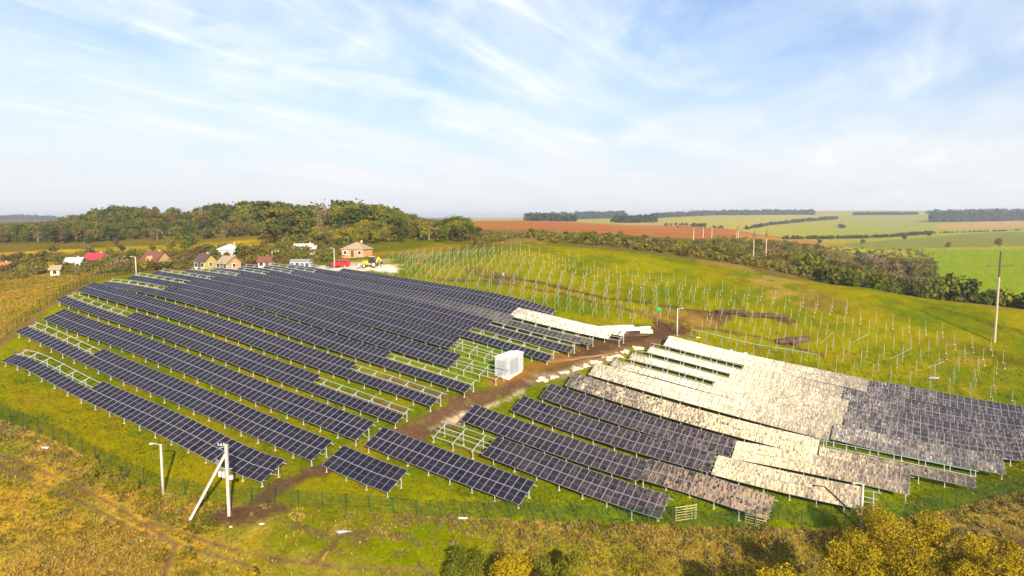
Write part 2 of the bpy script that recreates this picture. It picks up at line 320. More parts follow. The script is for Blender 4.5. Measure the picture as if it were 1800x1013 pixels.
def build_ground():
    az = np.concatenate([np.arange(-180, -60, 4.), np.arange(-60, -39, .7), np.arange(-39, 39, .13), np.arange(39, 60, .7), np.arange(60, 180, 4.)]) * math.pi / 180
    rr = np.concatenate([[2, 8, 18, 28, 36, 42, 47], np.exp(np.arange(math.log(51), math.log(275), .0062)), np.exp(np.arange(math.log(276), math.log(4200), .021)), [5500, 8000, 12000]])
    na, nr = len(az), len(rr); AZ, RR = np.meshgrid(az, rr)
    x = (RR * np.sin(AZ)).ravel(); y = (RR * np.cos(AZ)).ravel(); z = zt(x, y); r = RR.ravel()
    # small relief: tussocks and worn ground near the camera
    near = np.clip(1 - r / 330, 0, 1)
    z = z + near * (.30 * (fbm(x / 5, y / 5, 3) - .5) + .16 * (vnoise(x / .9, y / .9, 5) - .5))
    z = np.where(r > 4300, np.minimum(z, 20), z)
    u, v = to_pix(x, y, z); front = y > 5; u = np.where(front, u, -9999.); v = np.where(front, v, 9999.)
    n1 = fbm(x / 9, y / 9, 21); n2 = fbm(x / 3.1, y / 3.1, 31); n3 = fbm(x / 1.1, y / 1.1, 41, 3); n4 = fbm(x / 26, y / 26, 51); n5 = fbm(x / 14, y / 4.5, 61)
    G1 = np.array([.100, .122, .006]); G2 = np.array([.195, .170, .007]); DRY = np.array([.295, .205, .062]); GOLD = np.array([.355, .225, .042]); OLV = np.array([.092, .086, .013])
    SOIL = np.array([.098, .055, .033]); RED = np.array([.33, .13, .048]); SAND = np.array([.55, .44, .28]); BANK = np.array([.26, .135, .04])
    C = np.empty((len(x), 3))
    def put(colr, w): 
        w = np.clip(w, 0, 1)[:, None]; C[:] = C * (1 - w) + colr * w
    C[:] = G1; put(G2, sstep(.34, .66, n1 * .6 + n2 * .4)); put(DRY * .7, .45 * sstep(.58, .72, n5 * .5 + n2 * .5))
    site = inpoly(u, v, FENCE_F + [(1900, 560)] + RIDGE[::-1] + FENCE_B[::-1] + [(400, 476)] + FENCE_L[::-1]) & (r < 262)
    out = ~site & front
    # rough grass outside the front fence
    fg = out & (r < 120) & (v > 600)
    w = sstep(.40, .60, n1 * .35 + n2 * .35 + n5 * .3); dF = dline(u, v, FENCE_F, 1.6)
    band = sstep(95, 20, dF) * (v > 700)
    put(DRY * 1.0, fg * np.clip(.25 + .75 * w + .55 * band * sstep(.3, .6, n2), 0, .95))
    put(OLV, fg * .55 * sstep(.56, .70, n3 * .5 + n4 * .5))
    put(GOLD * 1.1, fg * (u < 460) * .8 * sstep(.42, .58, n2 * .5 + n1 * .5))
    put(G1 * 1.0, fg * sstep(300, 520, u) * sstep(1010, 800, u) * sstep(.36, .56, n4 * .4 + n1 * .6) * .85)
    # meadow on the left and village slope
    lm = out & (u < 330) & (v < 700) & (r < 245); put(GOLD * 1.1, lm * (.45 + .5 * sstep(.40, .58, n1 * .5 + n2 * .5))); put(np.array([.27, .135, .035]), lm * .75 * sstep(.50, .62, n5 * .6 + n3 * .4)); put(OLV, lm * .6 * sstep(.54, .64, n4 * .5 + n2 * .5)); put(G2, lm * sstep(70, 20, dline(u, v, FENCE_L, 1.3)) * .8)
    vz = out & (u < 860) & (r >= 215) & (r < 330); put(OLV * 1.2, vz * .8); put(GOLD * .8, vz * .7 * sstep(.48, .60, n4 * .5 + n1 * .5))
    md = out & (u < 620) & (r >= 275) & (r < 470); put(np.array([.46, .295, .05]), md * (.55 + .4 * sstep(.4, .6, n4))); put(G2 * .9, md * sstep(.5, .64, fbm(x / 40, y / 12, 77)) * .7)
    fl = out & (u < 850) & (r >= np.where(u < 540, 405, 330)); put(np.array([.11, .085, .018]), fl * .85)
    # scrub land right of the hill
    sc = out & (u > 830) & (r > 170) & (r < 640); put(np.array([.13, .098, .028]), sc * 1.); put(np.array([.24, .165, .05]), sc * .8 * sstep(.47, .62, fbm(x / 18, y / 18, 91)))
    # ploughed field, pale and green fields
    rf = inpoly(u, v, [(826,393),(835,389),(960,387),(1010,391),(1100,396),(1200,397),(1275,402),(1335,412),(1490,431),(1430,433),(1290,422),(1200,419),(1100,415),(1000,407),(900,404),(840,402)]) & (r > 430) & (r < 1500)
    far = out & (r > 560) & (u > 830); PALE = np.array([.33, .275, .070]); PGR = np.array([.28, .265, .040])
    put(PALE, far * 1.); put(PGR, far * sstep(1330, 1420, u) * (v > 378) * 1.)
    put(PALE * 1.05, far * inpoly(u, v, [(1150,390),(1200,384),(1420,377),(1480,379),(1300,402),(1240,400)]))
    put(np.array([.25, .25, .06]), far * inpoly(u, v, [(1500,378),(1640,377),(1650,392),(1560,405),(1500,400)]) * .6)
    put(np.array([.42, .25, .10]), far * inpoly(u, v, [(1640,397),(1720,389),(1850,387),(1850,396),(1700,403),(1650,402)]))
    put(np.array([.20, .25, .014]), out * inpoly(u, v, [(1560,470),(1600,448),(1650,433),(1850,428),(1850,560),(1700,520),(1620,490)]) * (r > 270) * (r < 640))
    put(np.array([.19, .19, .04]), out * inpoly(u, v, [(1440,431),(1560,423),(1850,400),(1850,431),(1640,436),(1560,440)]) * (r > 420) * (r < 1300))
    put(RED, rf * 1.); put(RED * np.array([1.12, 1.3, 1.2]), rf * .6 * sstep(.45, .6, fbm(x / 90, y / 30, 55)))
    put(np.array([.36, .19, .06]), inpoly(u, v, [(1300,412),(1490,430),(1440,433),(1290,421)]) & (r > 430) & (r < 1500))
    # brown worn slope right of the racks
    br = site * np.exp(-(((u - 1390) / 95) ** 2 + ((v - 512 - (u - 1390) * .30) / 22) ** 2)); put(np.array([.25, .175, .05]), np.clip(br * 1.8, 0, .95) * sstep(.36, .56, n2 * .5 + n5 * .5)); put(np.array([.12, .085, .022]), np.clip(br * 1.5, 0, .8) * sstep(.46, .58, n1))
    br2 = site * np.exp(-(((u - 930) / 70) ** 2 + ((v - 443) / 9) ** 2)); put(np.array([.17, .125, .03]), br2 * .8 * sstep(.4, .6, n5))
    rs = site * (u > 1650) * (v > 560) * (v < 700); put(np.array([.21, .15, .04]), rs * .7 * sstep(.5, .64, n1 * .5 + n2 * .5))
    put(np.array([.19, .145, .02]), site * (u < 640) * (v > 620) * .55 * sstep(.46, .64, n1 * .6 + n3 * .4))
    lush = site * (np.exp(-(((u - 880) / 130) ** 2 + ((v - 640) / 70) ** 2)) + .9 * np.exp(-(((u - 1150) / 330) ** 2 + ((v - 890) / 40) ** 2)) + .7 * np.exp(-(((u - 1560) / 200) ** 2 + ((v - 850) / 60) ** 2)))
    put(np.array([.115, .165, .005]), np.clip(lush, 0, .9) * sstep(.3, .55, n2 * .5 + n1 * .5))
    put(np.array([.10, .105, .012]), site * (r > 150) * .5 * sstep(.5, .62, n4 * .4 + n5 * .6))
    put(np.array([.215, .190, .008]), site * sstep(150, 185, r) * .75 * sstep(.36, .60, n1 * .5 + n4 * .5))
    # bare soil: building road, trenches, cable ditches, wheel ruts
    wob = (n2 - .5) * 26 + (n3 - .5) * 16
    def stroke(pts, hw, colr, k=1., soft=.35, vs=2., wb=1., cond=None):
        d = dline(u, v, pts, vs) + wob * wb * hw / 14; w_ = sstep(hw * (1 + soft), hw * (1 - soft), d) * k * (r < 330)
        put(colr, w_ if cond is None else w_ * cond)
    stroke([(690,775),(750,752),(800,722),(850,702),(905,675),(960,650),(1020,632),(1075,612),(1125,598),(1180,582)], 30, SOIL * 1.15, .95)
    stroke([(870,672),(930,648),(990,628),(1040,615)], 22, BANK, .75, .6); stroke([(1030,612),(1075,600),(1115,590),(1190,578)], 26, SOIL * .8, .9)
    stroke([(700,760),(790,722),(850,700)], 16, SOIL * 1.5, .6, .6)
    stroke([(795,735),(830,727),(862,714)], 9, SAND, .9, .9, wb=2.2); stroke([(862,714),(900,698),(918,686)], 6, SAND * .8, .7, .9, wb=2.2); stroke([(760,752),(800,738)], 6, SAND * .8, .5, .9, wb=2.2)
    stroke([(935,670),(990,655),(1040,640),(1090,622)], 11, SAND * .6, .45, .9, wb=2.)
    stroke([(845,486),(900,490),(950,497),(1005,511),(1060,524),(1110,529),(1160,537),(1215,545),(1260,551),(1330,553),(1388,566)], 4.6, SOIL * .85, .95, .5, 2.4)
    stroke([(1255,552),(1300,549),(1350,556),(1390,566)], 10, SOIL * .8, .9, .4); stroke([(1215,556),(1280,560),(1240,575)], 9, SOIL, .8, .5)
    stroke([(770,492),(850,494),(920,505),(990,517),(1040,531),(1090,541),(1140,556),(1185,570)], 4.5, SOIL * 1.1, .75, .6, 2.4)
    stroke([(1180,560),(1240,577),(1300,587),(1340,594),(1400,612),(1450,627)], 5, SOIL * .9, .85, .5, 2.4); stroke([(1130,552),(1200,556),(1225,566)], 13, np.array([.20, .115, .045]), .7, .6)
    stroke([(1225,566),(1245,571)], 12, np.array([.26, .15, .05]), .7, .6); stroke([(830,476),(880,486),(910,492)], 12, SOIL * 1.3, .6, .7)
    stroke([(395,908),(440,898),(470,872),(500,852),(545,832),(575,823)], 17, SOIL, .95, .5); stroke([(400,905),(440,905),(480,898)], 26, SOIL * .9, .9, .5); stroke([(326,916),(345,912)], 9, SOIL, .9, .5)
    stroke([(430,640),(500,665)], 5, BANK, .3); stroke([(585,690),(640,705),(700,718)], 16, SOIL * 1.5, .75, .6); stroke([(670,668),(720,680),(770,698)], 15, SOIL * 1.5, .7, .6)
    for pts in ([(0,800),(60,822),(110,845),(165,870),(215,897),(262,928),(310,955),(360,972),(420,988),(450,1003)], [(0,820),(60,845),(110,868),(165,892),(205,915),(250,938),(290,950),(312,962)], [(312,955),(296,985),(288,1020)], [(262,918),(330,940),(400,965),(450,975),(520,988),(640,1000),(760,1003)]):
        stroke(pts, 6, SOIL * 1.7, .6, .8, 1.6); stroke(pts, 3, SOIL * 1.3, .55, .7, 1.6)
    stroke([(520,925),(560,938),(600,943),(650,935),(700,945)], 14, SOIL * 1.2, .7, .8); stroke([(550,985),(585,962),(592,950)], 6, SOIL, .8, .6); stroke([(620,955),(640,952)], 8, SOIL * 1.1, .8, .6); stroke([(480,985),(520,990)], 8, SOIL * 1.2, .7, .7)
    stroke([(0,603),(40,577),(75,548),(105,523),(150,497)], 5, SOIL * 1.9, .8, .6, 1.3)
    stroke([(1700,612),(1740,622),(1790,640)], 14, OLV * .8, .7, .8); stroke([(1640,540),(1700,556),(1760,574),(1810,590)], 6, OLV * .8, .7, .7); stroke([(1650,505),(1720,520)], 4, BANK, .4, .6)
    stroke([(1700,938),(1750,950),(1810,965)], 34, SOIL * .8, .85, .5)
    stroke([(575,474),(620,470),(655,471),(688,472)], 17, np.array([.62, .56, .46]), .95, .4, 2.8)
    stroke([(610,466),(640,461),(680,458)], 9, np.array([.45, .38, .2]), .6, .6)
    stroke([(690,905),(760,908),(850,914)], 11, SOIL * 1.3, .45, .9)
    C[:] = np.clip(C * (.80 + .40 * n3)[:, None] * (.90 + .2 * vnoise(x / .35, y / .35, 99))[:, None], .004, .8)
    # mesh
    vid = np.arange(na * nr).reshape(nr, na); nx_ = np.roll(vid, -1, 1)
    q = np.stack([vid[:-1], vid[1:], nx_[1:], nx_[:-1]], -1).reshape(-1, 4)[:, ::-1]
    me = bpy.data.meshes.new('ground'); me.vertices.add(len(x)); me.vertices.foreach_set('co', np.stack([x, y, z], 1).ravel().astype(np.float32))
    me.loops.add(len(q) * 4); me.loops.foreach_set('vertex_index', q.ravel().astype(np.int32)); me.polygons.add(len(q))
    me.polygons.foreach_set('loop_start', (np.arange(len(q)) * 4).astype(np.int32)); me.polygons.foreach_set('use_smooth', np.ones(len(q), bool))
    at_ = me.attributes.new('soil_and_sward', 'FLOAT_COLOR', 'POINT'); at_.data.foreach_set('color', np.concatenate([C, np.ones((len(x), 1))], 1).ravel().astype(np.float32))
    me.update(calc_edges=True); me.validate()
    m, n, l, out_ = newmat('ground_cover')
    a = N(n, 'ShaderNodeAttribute', attribute_name='soil_and_sward'); g = N(n, 'ShaderNodeNewGeometry')
    z1_ = N(n, 'ShaderNodeTexNoise', inp={'Scale': 2.6, 'Detail': 6., 'Roughness': .75}); l.new(g.outputs['Position'], z1_.inputs['Vector'])
    z2_ = N(n, 'ShaderNodeTexNoise', inp={'Scale': .45, 'Detail': 4., 'Roughness': .6}); l.new(g.outputs['Position'], z2_.inputs['Vector'])
    mr = N(n, 'ShaderNodeMapRange', inp={'From Min': .28, 'From Max': .72, 'To Min': .55, 'To Max': 1.45}); l.new(z1_.outputs['Fac'], mr.inputs['Value'])
    vm = N(n, 'ShaderNodeVectorMath', operation='SCALE'); l.new(a.outputs['Color'], vm.inputs[0]); l.new(mr.outputs[0], vm.inputs['Scale'])
    hs = N(n, 'ShaderNodeHueSaturation', inp={'Saturation': 1.10}); hr = N(n, 'ShaderNodeMapRange', inp={'From Min': .3, 'From Max': .7, 'To Min': .485, 'To Max': .515}); l.new(z2_.outputs['Fac'], hr.inputs['Value']); l.new(hr.outputs[0], hs.inputs['Hue']); l.new(vm.outputs[0], hs.inputs['Color'])
    b = N(n, 'ShaderNodeBsdfPrincipled', inp={'Roughness': 1., 'Specular IOR Level': 0.}); l.new(hs.outputs[0], b.inputs['Base Color'])
    bp = N(n, 'ShaderNodeBump', inp={'Strength': .55, 'Distance': .25}); l.new(z1_.outputs['Fac'], bp.inputs['Height']); l.new(bp.outputs[0], b.inputs['Normal'])
    l.new(b.outputs[0], out_.inputs['Surface']); me.materials.append(m)
    o = link('ground', me); o['kind'] = 'structure'; return o
build_ground()

# ------------------------------------------------------------------ solar modules
MW, ML, MT = 0.985, 1.89, 0.04        # module width, length, frame height
FR = 0.030                            # visible frame rim
SL = math.hypot(RUN, RISE)
def row_point(k, t): return t * DV[0] + ROWC[k] * NV[0], t * DV[1] + ROWC[k] * NV[1]
def frame_axes(slope):
    X = Vector((DV[0], DV[1], slope)).normalized(); Y = Vector((NV[0] * RUN, NV[1] * RUN, RISE)).normalized()
    Y = (Y - X * X.dot(Y)).normalized(); return X, Y, X.cross(Y).normalized()
# Textured monocrystalline wafers carry microscopic pyramids; the sun flashes back from one set of their
# facets.  The facet direction below is given in module axes; each wafer is turned a little differently.
def facet_dir(k, t):
    x, y = row_point(k, t); P = Vector((x, y, z1(x, y) + 2)); X, Y, Z = frame_axes(-.12)
    h = ((Vector((0, 0, CZ)) - P).normalized() + SUNV).normalized(); return Vector((h.dot(X), h.dot(Y), h.dot(Z)))
FACET = facet_dir(11, -24.0)
print('FACET', FACET, 'tilt', math.degrees(math.acos(FACET.z)))
def module_mat(name, off, sig, gain, warm=(1.0, .86, .64), dark=.25):
    m, n, l, out = newmat(name)
    uv = N(n, 'ShaderNodeUVMap', uv_map='cells'); sp = N(n, 'ShaderNodeSeparateXYZ'); l.new(uv.outputs[0], sp.inputs[0]); oi = N(n, 'ShaderNodeObjectInfo')
    def math_(op, a, b=None, c=None, clamp=False):
        q = N(n, 'ShaderNodeMath', operation=op, use_clamp=clamp)
        for i, s in enumerate((a, b, c)):
            if s is None: continue
            if isinstance(s, (int, float)): q.inputs[i].default_value = s
            else: l.new(s, q.inputs[i])
        return q.outputs[0]
    rnd = oi.outputs['Random']
    fy = math_('FLOOR', math_('MULTIPLY', sp.outputs['Y'], 3.6)); sh = math_('MULTIPLY', math_('MODULO', fy, 2.0), .4)
    fx = math_('FLOOR', math_('ADD', math_('MULTIPLY', sp.outputs['X'], 6.5), sh))
    cb = N(n, 'ShaderNodeCombineXYZ'); l.new(fx, cb.inputs[0]); l.new(fy, cb.inputs[1]); l.new(math_('MULTIPLY', rnd, 937.0), cb.inputs[2])
    wn_ = N(n, 'ShaderNodeTexWhiteNoise', noise_dimensions='3D'); l.new(cb.outputs[0], wn_.inputs['Vector'])
    w2 = N(n, 'ShaderNodeTexWhiteNoise', noise_dimensions='1D'); l.new(math_('MULTIPLY', rnd, 511.0), w2.inputs['W'])
    def cen(sock, s):
        a = N(n, 'ShaderNodeVectorMath', operation='SUBTRACT'); l.new(sock, a.inputs[0]); a.inputs[1].default_value = (.5, .5, .5)
        b = N(n, 'ShaderNodeVectorMath', operation='SCALE'); l.new(a.outputs[0], b.inputs[0]); b.inputs['Scale'].default_value = s; return b.outputs[0]
    f = FACET.copy(); f = Vector((f.x + off[0], f.y + off[1], f.z)).normalized()
    va = N(n, 'ShaderNodeVectorMath', operation='ADD'); l.new(cen(wn_.outputs['Color'], sig), va.inputs[0]); va.inputs[1].default_value = f
    vb = N(n, 'ShaderNodeVectorMath', operation='ADD'); l.new(va.outputs[0], vb.inputs[0]); l.new(cen(w2.outputs['Color'], sig * .35), vb.inputs[1])
    tr = N(n, 'ShaderNodeVectorTransform', vector_type='VECTOR', convert_from='OBJECT', convert_to='WORLD'); l.new(vb.outputs[0], tr.inputs[0])
    nm = N(n, 'ShaderNodeVectorMath', operation='NORMALIZE'); l.new(tr.outputs[0], nm.inputs[0])
    # per-wafer reflectance
    k = N(n, 'ShaderNodeMapRange', interpolation_type='SMOOTHSTEP', inp={'From Min': dark - .12, 'From Max': dark + .12, 'To Min': .22, 'To Max': 1.0}); l.new(wn_.outputs['Value'], k.inputs['Value'])
    gv = N(n, 'ShaderNodeVectorMath', operation='SCALE'); gv.inputs[0].default_value = tuple(gain * c for c in warm); l.new(k.outputs[0], gv.inputs['Scale'])
    gl = N(n, 'ShaderNodeBsdfGlossy', distribution='GGX', inp={'Roughness': .30}); l.new(gv.outputs[0], gl.inputs['Color']); l.new(nm.outputs[0], gl.inputs['Normal'])
    # dark blue cell face behind glass, with the paler half-cut seam
    d = math_('ABSOLUTE', math_('SUBTRACT', sp.outputs['Y'], .5)); seam = math_('LESS_THAN', d, .012)
    dash = math_('GREATER_THAN', math_('FRACT', math_('MULTIPLY', sp.outputs['X'], 6.0)), .3); sm = math_('MULTIPLY', seam, dash)
    cv = N(n, 'ShaderNodeMix', data_type='RGBA', inp={'A': (.0062, .0058, .0165, 1), 'B': (.0145, .0115, .021, 1)}); l.new(w2.outputs['Value'], cv.inputs['Factor'])
    cs = N(n, 'ShaderNodeMix', data_type='RGBA', inp={'B': (.20, .19, .22, 1)}); l.new(math_('MULTIPLY', sm, .7), cs.inputs['Factor']); l.new(cv.outputs['Result'], cs.inputs['A'])
    pb = N(n, 'ShaderNodeBsdfPrincipled', inp={'Roughness': .22, 'Specular IOR Level': .09}); l.new(cs.outputs['Result'], pb.inputs['Base Color'])
    ad = N(n, 'ShaderNodeAddShader'); l.new(pb.outputs[0], ad.inputs[0]); l.new(gl.outputs[0], ad.inputs[1]); l.new(ad.outputs[0], out.inputs['Surface']); return m
BATCH = {
 'A': module_mat('monocrystalline_cells', (0, 0), .065, .025, (1.0, .86, .62), .05),
 'A3': module_mat('monocrystalline_cells_shifted', (-.075, .05), .10, .024, (1, .80, .50), .08),
 'AL': module_mat('monocrystalline_cells_left', (.07, .0), .10, .034, (1.0, .87, .66), .06),
 'A2': module_mat('monocrystalline_cells_uneven', (.0, .03), .09, .023, (1, .80, .52), .06),
 'B': module_mat('monocrystalline_cells_turned', (-.30, .10), .10, .020, (1, .80, .62), .2),
 'Br': module_mat('monocrystalline_cells_turned_right', (-.17, .13), .09, .016, (1, .76, .56), .2),
 'C': module_mat('monocrystalline_cells_half_turned', (-.10, .12), .09, .009, (1, .72, .44), .2),
 'D': module_mat('monocrystalline_cells_mixed', (-.01, .03), .15, .034, (1, .88, .74), .42),
 'E': module_mat('monocrystalline_cells_dark', (-.03, .06), .18, .026, (1, .87, .78), .62)}
def module_mesh(b):
    mb = MB(); w, L, t = MW / 2, ML, MT; f = FR
    o = [(-w, 0), (w, 0), (w, L), (-w, L)]; i_ = [(-w + f, f), (w - f, f), (w - f, L - f), (-w + f, L - f)]
    mb.quad(*[(x, y, t - .004) for x, y in i_], m=0)
    for q in range(4):
        a, b_, c, d = o[q], o[(q + 1) % 4], i_[(q + 1) % 4], i_[q]
        mb.quad((*a, t), (*b_, t), (*c, t), (*d, t), m=1)
        mb.quad((*a, 0), (*b_, 0), (*b_, t), (*a, t), m=1)
    mb.quad(*[(x, y, 0) for x, y in o[::-1]], m=2)
    me = mb.mesh('solar_module', [BATCH[b], M_alu, M_back]); uvl = me.uv_layers.new(name='cells')
    for li, (a, b_) in enumerate(((0, 0), (1, 0), (1, 1), (0, 1))): uvl.data[li].uv = (a, b_)
    return me
MODM = {b: module_mesh(b) for b in BATCH}
ORD = ['', 'first', 'second', 'third', 'fourth', 'fifth', 'sixth', 'seventh', 'eighth', 'ninth', 'tenth', 'eleventh', 'twelfth', 'thirteenth']
def make_table(k, segs, label, start=None):
    """one mounting table: segs = [(t0, t1, mode, batch)], mode low / full / up / bare"""
    t0, t1 = segs[0][0], segs[-1][1]; L = t1 - t0; nb = max(2, round((L - .6) / 3.0)); e = .35
    tp = np.linspace(t0 + e, t1 - e, nb + 1)
    px, py = tp * DV[0] + ROWC[k] * NV[0], tp * DV[1] + ROWC[k] * NV[1]; zl = zt(px, py) + HLOW
    zl = np.polyval(np.polyfit(tp - t0, zl, min(nb, 2 if L < 22 else 3 if L < 45 else 5)), tp - t0)
    root = empty('solar_table', (px[0], py[0], zl[0] - HLOW)); O = Vector(root.location); tag(root, label, 'solar table', 'rows of solar tables')
    knots = np.concatenate([[t0], tp[1:-1], [t1]])
    def zlow(t): return float(np.interp(t, tp, zl) if tp[0] <= t <= tp[-1] else (zl[0] + (t - tp[0]) * (zl[1] - zl[0]) / (tp[1] - tp[0]) if t < tp[0] else zl[-1] + (t - tp[-1]) * (zl[-1] - zl[-2]) / (tp[-1] - tp[-2])))
    def slope(t):
        i = int(np.clip(np.searchsorted(tp, t) - 1, 0, nb - 1)); return float((zl[i + 1] - zl[i]) / (tp[i + 1] - tp[i]))
    def P(t, s, up=0.):
        x, y = row_point(k, t); X, Y, Z = frame_axes(slope(t)); return Vector((x, y, zlow(t))) + Y * s + Z * up - O
    # modules
    for (a, b, mode, bt) in segs:
        if mode == 'bare': continue
        nc = max(1, round(b - a)); pt = (b - a) / nc
        for j in range(nc):
            tc = a + (j + .5) * pt; X, Y, Z = frame_axes(slope(tc))
            X = X + Vector((rng.normal(0, .004),) * 3) * 0; jit = rng.normal(0, .0035, 2)
            for s in ((0.,) if mode == 'low' else (1.93,) if mode == 'up' else (0., 1.93)):
                Mx = Matrix((( X.x, Y.x, Z.x, 0), (X.y, Y.y, Z.y, 0), (X.z, Y.z, Z.z, 0), (0, 0, 0, 1)))
                Mx = Matrix.Translation(P(tc, s, .02)) @ Mx @ Matrix.Rotation(jit[0], 4, 'X') @ Matrix.Rotation(jit[1], 4, 'Y')
                link('solar_module', MODM[bt], root, mat=Mx)
    # purlins
    for s in (.38, 1.52, 2.30, 3.42):
        mb = MB(); kn = [t0 - (.45 if s > 3 else .1)] + list(tp) + [t1 + (.5 if s > 3 else .12)]
        for a, b in zip(kn[:-1], kn[1:]): mb.beam(P(a, s, -.045), P(b, s, -.045), .075, .07)
        mb.build('purlin', M_teal if s > 3 and k in (4, 5, 6, 7, 8) else M_galv, root)
    # trestles
    for t in tp:
        mb = MB(); mb.beam(P(t, .08, -.13), P(t, 3.62, -.13), .075, .09); rf = mb.build('rafter', M_galv, root)
        for nm_, s, wd in (('front_post', .42, .085), ('back_post', 2.95, .085)):
            T = P(t, s, -.16); g = z1(T.x + O.x, T.y + O.y) - O.z; mb = MB(); mb.beam((T.x, T.y, g - .12), T, wd); mb.box((T.x, T.y, g + .03), (.30, .30, .10), m=1); mb.build(nm_, [M_galv, M_cream], rf)
            if s > 2: mb = MB(); mb.beam((T.x, T.y, max(g + .25, T.z - 1.5)), P(t, 1.45, -.17), .055); mb.build('brace', M_galv, rf)
    return root
T = {k: [row_t(k, u, v)[0] for u, v in SEG[k]] for k in SEG}
def left(k, txt): return f'{txt}, {ORD[k]} row left of road'
def right(k, txt): return f'{txt}, {ORD[k]} row right of road'
for k in range(1, 14):
    q = T[k]; bt = 'B' if k < 10 else ('C' if k < 11 else 'A'); br_ = 'Br' if k < 8 else bt
    if k == 1: make_table(k, [(q[0], q[1], 'low', bt), (q[1], q[2], 'full', bt)], 'dark blue solar table nearest the front fence, bare upper rack at its left end')
    elif k == 2:
        make_table(k, [(q[0], q[1], 'low', bt), (q[1], q[2], 'full', bt)], left(k, 'dark blue solar table with bare rack at upper left'))
        make_table(k, [(q[3], q[4], 'full', bt)], 'smallest solar table, ten modules wide, beside the brown soil patch')
    elif k == 3:
        make_table(k, [(q[0], q[1], 'full', bt)], left(k, 'long fully covered dark blue solar table'))
        make_table(k, [(q[2], q[3], 'full', bt)], right(k, 'dark blue solar table nearest the front fence'))
    elif k == 4:
        make_table(k, [(q[0], q[1], 'low', bt), (q[1], q[2], 'full', bt), (q[2], q[3], 'low', bt)], left(k, 'dark blue solar table with bare rack at both ends'))
        make_table(k, [(q[4], q[5], 'bare', br_), (q[5], q[6], 'full', br_)], right(k, 'dark solar table with uncovered rack at left'))
    elif k == 5:
        make_table(k, [(q[0], q[1], 'full', bt), (q[1], q[2], 'low', bt)], left(k, 'dark blue solar table with bare rack at upper right'))
        make_table(k, [(q[3], q[4] - .12, 'full', br_)], right(k, 'dark solar table ending at a narrow gap'))
        make_table(k, [(q[4] + .12, q[5], 'full', 'C')], right(k, 'brownish glinting solar table beyond a narrow gap'))
    elif k == 6:
        make_table(k, [(q[0], q[1], 'low', bt), (q[1], q[2], 'full', bt), (q[2], q[3], 'low', bt)], left(k, 'dark blue solar table, bare rack at both ends'))
        make_table(k, [(q[4], q[5] - .12, 'full', br_)], right(k, 'dark grey solar table'))
        make_table(k, [(q[5] + .12, q[6], 'full', 'A2'), (q[6], q[7] + .6, 'bare', 'A2')], right(k, 'golden glinting solar table with bare rack end'))
    elif k == 7:
        make_table(k, [(q[0], q[1], 'low', bt), (q[1], q[2], 'full', bt), (q[2], q[3], 'bare', bt)], left(k, 'dark blue solar table ending beside the white kiosk'))
        make_table(k, [(q[4], q[5] - .12, 'full', br_)], right(k, 'dark grey solar table'))
        make_table(k, [(q[5] + .12, q[6], 'full', 'A2')], right(k, 'golden glinting solar table'))
    elif k == 8:
        make_table(k, [(q[0], q[1], 'low', bt), (q[1], q[2], 'full', bt), (q[2], q[3], 'bare', bt)], left(k, 'dark blue solar table with bare frame behind the white kiosk'))
        make_table(k, [(q[4], q[5] - .12, 'full', 'A3')], right(k, 'brown to golden glinting solar table'))
        make_table(k, [(q[5] + .12, q[6], 'low', 'A2')], right(k, 'single-height glinting solar strip with speckled dark cells'))
    elif k == 9:
        make_table(k, [(q[0], q[1], 'low', bt), (q[1], q[2], 'full', bt), (q[2], q[3], 'low', bt)], left(k, 'dark blue solar table'))
        make_table(k, [(q[4], q[5] - .12, 'full', 'A')], right(k, 'cream glinting solar table'))
        make_table(k, [(q[5] + .12, q[6], 'full', 'D')], right(k, 'half dark, half cream speckled solar table'))
    elif k in (10, 11, 12):
        if k == 12: segs = [(q[0], q[1], 'low', 'B'), (q[1], q[1] + (q[2] - q[1]) * .72, 'full', 'C'), (q[1] + (q[2] - q[1]) * .72, q[2], 'full', 'AL'), (q[2], q[3], 'up', 'AL')]
        else: segs = [(q[0], q[1], 'low', 'B'), (q[1], q[2], 'full', bt), (q[2], q[3], 'low', 'C' if k == 10 else 'A3')]
        make_table(k, segs, left(k, {10: 'grey blue solar table', 11: 'grey blue solar table turning brown to the right', 12: 'solar table turning white with glare to the right'}[k]))
        make_table(k, [(q[4], q[5], 'low', 'A'), (q[5], q[6] - .12, 'full', 'A')], right(k, 'cream white glinting solar table with bare rack at upper left'))
        make_table(k, [(q[6] + .12, q[7], 'full', 'E')], right(k, 'dark speckled solar table'))
    else:
        make_table(k, [(q[0], q[1], 'low', 'B'), (q[1], (q[1] + 2 * q[2]) / 3, 'full', 'B'), ((q[1] + 2 * q[2]) / 3, q[2], 'full', 'C')], 'rearmost solar table left of the dirt road, below the steel posts')
        make_table(k, [(q[3], q[4] - .12, 'full', 'A')], 'rearmost cream white glinting solar table right of the dirt road')
        make_table(k, [(q[4] + .12, q[5], 'full', 'E')], 'rearmost dark speckled solar table at the right edge')

